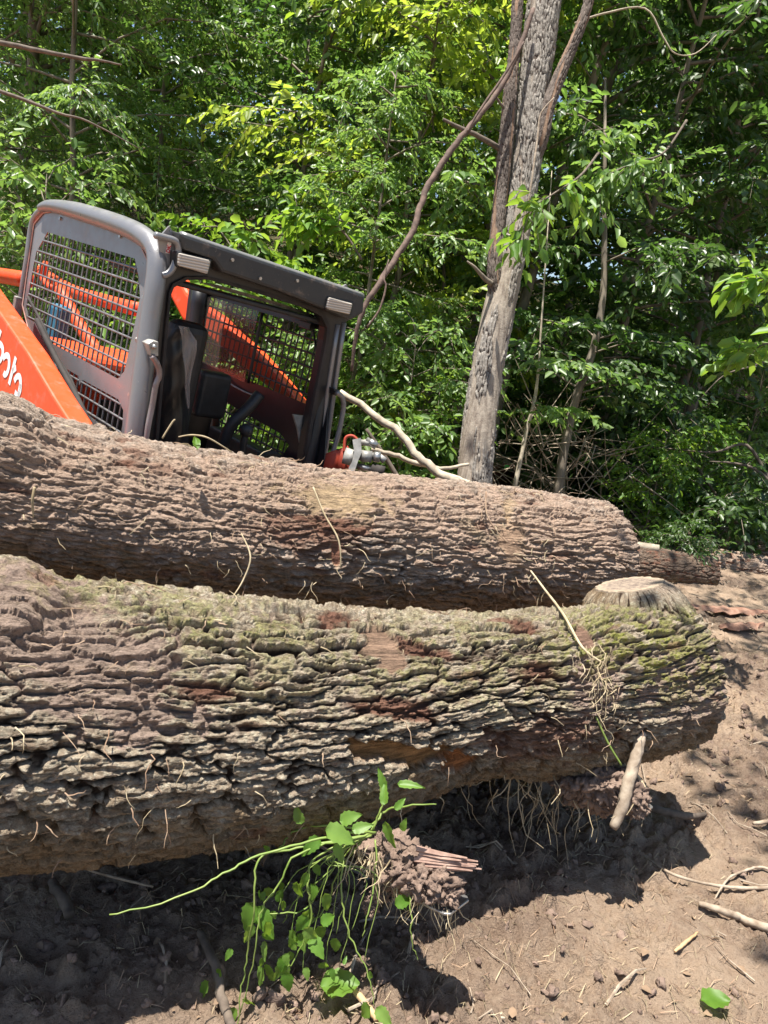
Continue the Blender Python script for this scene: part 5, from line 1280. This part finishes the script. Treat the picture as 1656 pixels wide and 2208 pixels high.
def weed(label, stems, leaves, seed, loc):
    root = thing('uprooted_plant', label, 'plant', tuple(loc)); rg = random.Random(seed)
    for k, (pts, r) in enumerate(stems):
        path = [q + Vector((rg.gauss(0, .0016), rg.gauss(0, .0016), rg.gauss(0, .0016))) for q in smooth_path([P(*p) for p in pts], 6)]; MB().tube(path, lerp_list([r, r * .8, r * .45], len(path)), 7).build('stem', M_STEM, root, True)
    mb = MB(); acc = []
    for (px, py, d, ax, ay, L_, w_) in leaves:
        c = P(px, py, d); ez = c2w((ax, ay, rg.uniform(-.5, .5))).normalized()
        nn_ = c2w((rg.uniform(-.5, .5), rg.uniform(.2, .9), -rg.uniform(.4, 1))).normalized(); ey_ = nn_.cross(ez).normalized(); up_ = ez.cross(ey_).normalized()
        serrated(mb, c, ez, ey_, up_, L_, w_, (rg.random(), rg.random(), rg.random()), acc)
    o = mb.build('leaves', LEAF['weed'], root, True); attr(o.data, 'rnd', np.array(acc))
    return root
d0 = 1.82
stems = [([(810, 1795, d0), (760, 1795, d0 - .05), (690, 1808, d0 - .1), (560, 1845, d0 - .16), (480, 1885, d0 - .2), (400, 1930, d0 - .24), (235, 1975, d0 - .3)], .0034),
 ([(800, 1800, d0), (740, 1810, d0 - .03), (640, 1830, d0 - .06), (560, 1850, d0 - .10), (548, 1950, d0 - .12), (533, 2060, d0 - .1), (520, 2140, d0 - .1), (512, 2230, d0 - .1)], .003),
 ([(800, 1802, d0), (700, 1820, d0 - .05), (630, 1850, d0 - .09), (600, 1910, d0 - .1), (565, 1960, d0 - .12), (548, 2060, d0 - .12), (520, 2180, d0 - .1)], .0028),
 ([(805, 1798, d0), (720, 1780, d0 + .02), (640, 1790, d0), (600, 1830, d0 - .05)], .0034),
 ([(800, 1800, d0), (680, 1850, d0 - .04), (665, 1920, d0 - .06), (672, 1980, d0 - .06), (640, 2060, d0 - .06), (618, 2090, d0 - .06)], .0030),
 ([(745, 1810, d0), (738, 1880, d0 - .03), (740, 1960, d0 - .05), (760, 2030, d0 - .06), (790, 2090, d0 - .07), (808, 2170, d0 - .08)], .0026),
 ([(760, 1812, d0), (700, 1900, d0 - .02), (660, 1960, d0 - .02), (600, 1970, d0 - .04), (560, 1975, d0 - .05)], .0026),
 ([(780, 1815, d0), (730, 1880, d0), (700, 1960, d0), (660, 2000, d0 - .02), (640, 2040, d0 - .03)], .0026),
 ([(770, 1812, d0), (720, 1870, d0 + .02), (640, 1940, d0), (610, 1990, d0)], .0022),
 ([(800, 1790, d0), (830, 1750, d0 + .02), (880, 1738, d0), (942, 1735, d0 - .02)], .0032),
 ([(805, 1785, d0), (825, 1735, d0), (818, 1690, d0)], .0030),
 ([(810, 1810, d0), (808, 1900, d0 - .03), (790, 1980, d0 - .05), (782, 2020, d0 - .05)], .0024),
 ([(880, 1900, 1.78), (885, 1985, 1.76), (890, 2040, 1.76), (900, 2065, 1.76)], .0020)]
for k in range(9):
    x0_ = 600 + 22 * k + (k * 37 % 17); yb = 1960 + (k * 71 % 150)
    stems.append(([(790 - k * 3, 1806 + k, d0), (740 - 8 * k * .6, 1830 + 4 * k, d0 - .02), (x0_ + 30, 1890, d0 - .03), (x0_, yb, d0 - .05)], .0018))
lv = []
rgl = random.Random(12)
for k in range(26):
    lv.append((rgl.uniform(560, 730), rgl.uniform(1850, 2110), d0 - rgl.uniform(.03, .08), rgl.uniform(-.7, .7), -1, rgl.uniform(.022, .05), rgl.uniform(.4, .75)))
for (px, py, ax, ay, L_, w_) in [(830, 1735, -.1, .9, .05, .6), (858, 1692, 1, .15, .062, .45), (850, 1745, .7, .5, .04, .6), (830, 1700, -.3, .9, .05, .5), (832, 1770, .2, -.9, .07, .45), (868, 1790, .1, .8, .035, .7),
  (700, 1790, .9, -.3, .085, .75), (690, 1805, -.6, -.5, .06, .7), (735, 1770, .8, .5, .055, .8), (650, 1775, -.3, .8, .045, .8), (720, 1820, .4, -.6, .05, .7), (760, 1790, .9, .35, .05, .7),
  (548, 1945, -.35, -.9, .075, .72), (552, 1955, .6, -.8, .085, .6), (545, 1990, -.3, -.9, .06, .5), (572, 1985, .15, -1, .075, .42), (500, 2045, -.3, -.5, .03, .7), (452, 2115, -.6, -.9, .07, .48), (478, 2090, -.5, -.8, .05, .5),
  (640, 1900, .1, -1, .055, .6), (665, 1960, -.2, -1, .07, .6), (700, 1925, .2, -1, .055, .6), (655, 2000, .6, -.7, .05, .7), (640, 2010, -.5, -.8, .06, .7), (670, 2020, .5, -.5, .055, .8), (690, 1990, .6, .1, .045, .8), (615, 2060, -.3, -1, .06, .75), (640, 2030, -.6, -.6, .045, .8), (618, 2095, .1, -1, .05, .8), (690, 2075, .5, -.7, .035, .8),
  (605, 1900, .1, -1, .05, .35), (612, 1940, -.1, -1, .04, .4), (660, 1880, -.2, -1, .045, .6), (530, 2150, .3, -1, .05, .7), (505, 2170, -.2, -.9, .05, .6), (800, 2170, -.6, -.7, .055, .8), (812, 2172, .6, -.5, .05, .8), (790, 2100, .6, -.5, .03, .7),
  (850, 1950, .9, .1, .055, .7), (862, 1945, .5, -.4, .035, .7), (580, 1835, -.5, .4, .02, .8), (740, 2080, .5, .9, .02, .6)]:
    lv.append((px, py, d0 - .06 + rgl.uniform(-.04, .03), ax, ay, L_ * 1.0, w_ * .74))
weed('uprooted weed with serrated bright green leaves hanging from the near clod', stems, lv, 3, P(800, 1800, d0))
# brown dead leaves under the log
for k, (a, b) in enumerate([(560, 1775), (610, 1760)]):
    single_leaf(['curled brown dead leaf hanging under the mossy log left of the plant', 'second brown dead leaf under the mossy log nearer the plant'][k], a, b, .10, -1.2 + k, M_LIT, w=.6, on=P(a, b, 1.95), tilt=-.6)

# ------------------------------------------------------------------ dry stems lying over the logs
def stem(label, pts, r, mat, seed, name='dry_stem', cat='stem'):
    return wood_path(name, label, cat, pts, r, mat, seed=seed, sides=6, wob=.05)
stem('long pale grass stem running from the muddy log down across the mossy log', [(1125, 1205, 3.02), (1170, 1265, 2.75), (1215, 1325, 2.35), (1255, 1395, 2.22), (1300, 1430, 2.2)], [.003, .004, .0045, .004, .003], M_STRAW, 71)
stem('green stem hanging from the mossy log down to the far clod', [(1285, 1545, 2.2), (1310, 1600, 2.2), (1340, 1650, 2.2)], [.003, .0035, .003], M_STEM, 72)
stem('curved dry stem on the mud of the left half of the muddy log', [(75, 1050, 2.02), (70, 1080, 2.02), (72, 1115, 2.04)], [.004, .004, .002], M_STRAW, 73)
stem('thin bent straw at the middle of the muddy log', [(675, 1050, 2.50), (700, 1110, 2.48), (730, 1165, 2.46), (735, 1225, 2.46)], [.003, .003, .003, .002], M_STRAW, 74)
stem('curled root thread hanging from the muddy log towards the mossy one', [(520, 1150, 2.35), (540, 1200, 2.33), (525, 1250, 2.32), (500, 1290, 2.3)], [.002, .003, .003, .002], M_STRAW, 75)
stem('bent dry grass blade standing on the muddy log before the cab', [(350, 945, 2.32), (372, 910, 2.32), (378, 905, 2.32)], [.003, .003, .002], M_STRAW, 76)
stem('arched dry grass stem on the muddy log below the joystick', [(385, 942, 2.33), (415, 938, 2.33), (450, 945, 2.34), (500, 975, 2.4)], [.002, .003, .003, .002], M_STRAW, 77)
stem('thin dry stem on the right part of the muddy log', [(1048, 1060, 2.86), (1050, 1110, 2.84), (1075, 1150, 2.84), (1095, 1170, 2.84)], [.003, .003, .002, .002], M_ROOT, 78)
# fibres, straw and roots nobody could count
def surf(LG, s, th, out=.0):
    C, Rr, A, B, S, T = LG; i = int(s * (len(C) - 1)); rd = A[i] * math.cos(th) + B[i] * math.sin(th)
    return C[i] + rd * (Rr[i] + out), rd, T[i]
camp = np.array(CM.translation)
rg = random.Random(31); mb = MB(); mbs = MB()
def fibre(mb, p, d, L_, r, rg, n=5):
    pts = [Vector(p)]; v = Vector(d).normalized()
    for k in range(n):
        v = (v + Vector((rg.gauss(0, .35), rg.gauss(0, .35), rg.gauss(-.12, .3)))).normalized(); pts.append(pts[-1] + v * L_ / n)
    mb.tube(pts, lerp_list([r, r * .8, r * .3], n + 1), 4, cap=False)
for LG, cnt in ((FL, 230), (BL, 460)):
    for k in range(cnt):
        s = rg.uniform(.12, .99); th = rg.uniform(-.6, 3.6)
        if LG is BL and rg.random() < .5: s = rg.gauss(.42, .10)
        if LG is BL and rg.random() < .35: s = rg.gauss(.80, .05)
        if LG is FL and rg.random() < .35: s = rg.gauss(.20, .05)
        s = min(max(s, .05), .99)
        p, rd, t = surf(LG, s, th, .012)
        if np.dot(camp - p, rd) < 0: continue
        d = rd * .5 + t * rg.uniform(-1, 1) + np.array([0, 0, -.4]); fibre(mb if rg.random() < .6 else mbs, p, d, rg.uniform(.02, .085), rg.uniform(.0007, .0017), rg)
tag(mb.build('root_fibres', M_ROOT), 'fine brown root fibres stuck to the two large logs', 'root fibres', kind='stuff')
tag(mbs.build('straw_bits', M_STRAW), 'bits of dry straw stuck to the two large logs', 'straw', kind='stuff')
mb = MB()
for k in range(46):
    x = rg.gauss(1270, 70); y = 1650 + rg.gauss(30, 30); fibre(mb, P(x, y, 2.36 + rg.uniform(-.05, .05)), c2w((rg.uniform(-.6, .3), -1, -.1)), rg.uniform(.06, .24), rg.uniform(.0008, .002), rg, 7)
for k in range(26):
    x = rg.gauss(1110, 50); y = 1640 + rg.gauss(10, 16); fibre(mb, P(x, y, 2.30), c2w((rg.uniform(-.7, 0), -1, -.1)), rg.uniform(.08, .28), rg.uniform(.001, .0025), rg, 7)
for k in range(70):
    x = rg.uniform(760, 990); y = 1800 + (x - 760) * .62 + rg.uniform(0, 40); fibre(mb, P(x, y, 1.80 + rg.uniform(-.03, .03)), c2w((rg.uniform(-.5, .4), -1, -.1)), rg.uniform(.03, .14), rg.uniform(.0008, .002), rg, 6)
for k in range(60):
    x = rg.gauss(1290, 22); y = rg.uniform(1380, 1560); fibre(mb, P(x, y, 2.20), c2w((rg.uniform(-.4, .3), -1, -.2)), rg.uniform(.03, .12), rg.uniform(.0008, .002), rg, 6)
tag(mb.build('hanging_roots', M_STRAW), 'pale roots and dry stalks hanging from the clods under the logs', 'roots', kind='stuff')
# litter on the soil
rng = np.random.RandomState(41); mb = MB(); mb2 = MB(); rg = random.Random(9)
for k in range(8500):
    u = rg.random()
    if u < .6: x, y = rg.uniform(.2, 3.6), rg.uniform(1.2, 5.5)
    elif u < .8: x, y = rg.uniform(-1.3, 1.2), rg.uniform(1.0, 2.4)
    else: x, y = rg.uniform(1.5, 6.5), rg.uniform(4.5, 8.5)
    z = gz(x, y) + .006; a = rg.uniform(0, 3.14); L_ = rg.uniform(.010, .055) * (1.8 if rg.random() < .08 else 1); c, s = math.cos(a) * L_ / 2, math.sin(a) * L_ / 2; b_ = rg.gauss(0, .12) * L_
    r = rg.uniform(.0005, .0013)
    (mb if rg.random() < .45 else mb2).tube([(x - c, y - s, gz(x - c, y - s) + .004), (x - s * b_ * 8, y + c * b_ * 8, z + rg.uniform(.002, .014)), (x + c, y + s, gz(x + c, y + s) + .004)], [r, r, r * .6], 3, cap=False)
tag(mb.build('straw_litter', M_STRAW), 'short pale straws and needles scattered over the bare soil', 'straw', kind='stuff')
tag(mb2.build('root_litter', M_ROOT), 'short brown root threads scattered over the bare soil', 'roots', kind='stuff')
n = 2600; lx = np.where(rng.rand(n) < .6, rng.uniform(-1.4, 3.5, n), rng.uniform(1.2, 6.5, n)); ly = np.where(lx < 2, rng.uniform(1.0, 5.0, n), rng.uniform(2.0, 8.5, n))
lz = np.array([gz(a, b) for a, b in zip(lx, ly)]) + .006; an = rng.uniform(0, 6.28, n)
me = leaf_mesh('leaf_scraps', np.stack([lx, ly, lz], 1), np.stack([np.cos(an), np.sin(an), rng.uniform(-.1, .35, n)], 1), np.array([0, 0, 1.]) + rng.randn(n, 3) * .35, .008 + .03 * rng.rand(n) ** 2, rng.rand(n, 3), width=.7)
tag(link('leaf_scraps', me, M_LIT), 'scraps of dead leaf and bark scattered over the bare soil', 'leaf litter', kind='stuff')
mb = MB()
for k in range(420):
    x, y = (rg.uniform(-1.4, 3.6), rg.uniform(1.0, 5.5)) if rg.random() < .7 else (rg.uniform(1.5, 6.5), rg.uniform(4.5, 8.5)); a = rg.uniform(0, 3.14); L_ = rg.uniform(.05, .25); r = rg.uniform(.0015, .005)
    pts = [(x + math.cos(a) * L_ * t + rg.gauss(0, .008), y + math.sin(a) * L_ * t + rg.gauss(0, .008)) for t in (-.5, -.2, .15, .5)]
    mb.tube([(p[0], p[1], gz(*p) + r + .003 + abs(rg.gauss(0, .006))) for p in pts], [r, r, r * .8, r * .5], 5)
tag(mb.build('twig_litter', M_STICK), 'small broken twigs scattered over the bare soil', 'twigs', kind='stuff')
n = 14000; xs = np.where(rng.rand(n) < .75, rng.uniform(-1.5, 3.2, n), rng.uniform(-1.5, .6, n)); ys2 = rng.uniform(1.0, 4.4, n)
w = (fbm(xs * 1.7, ys2 * 1.7, 9.3, 3) + .25 * sstep(1.0, -.6, xs) + .35 * rng.rand(n)) > 0
xs, ys2 = xs[w], ys2[w]; n = len(xs); rs = .0015 + .017 * rng.rand(n) ** 5
cs = np.stack([xs, ys2, [gz(a, b) for a, b in zip(xs, ys2)] + rs * .3], 1)
tag(lumps_mesh('soil_crumbs', cs, rs, 44, M_CLOD, None, 1.0), 'loose crumbs and clods of reddish soil around the logs', 'soil crumbs', kind='stuff')
print('SCRIPT DONE', len(bpy.data.objects))
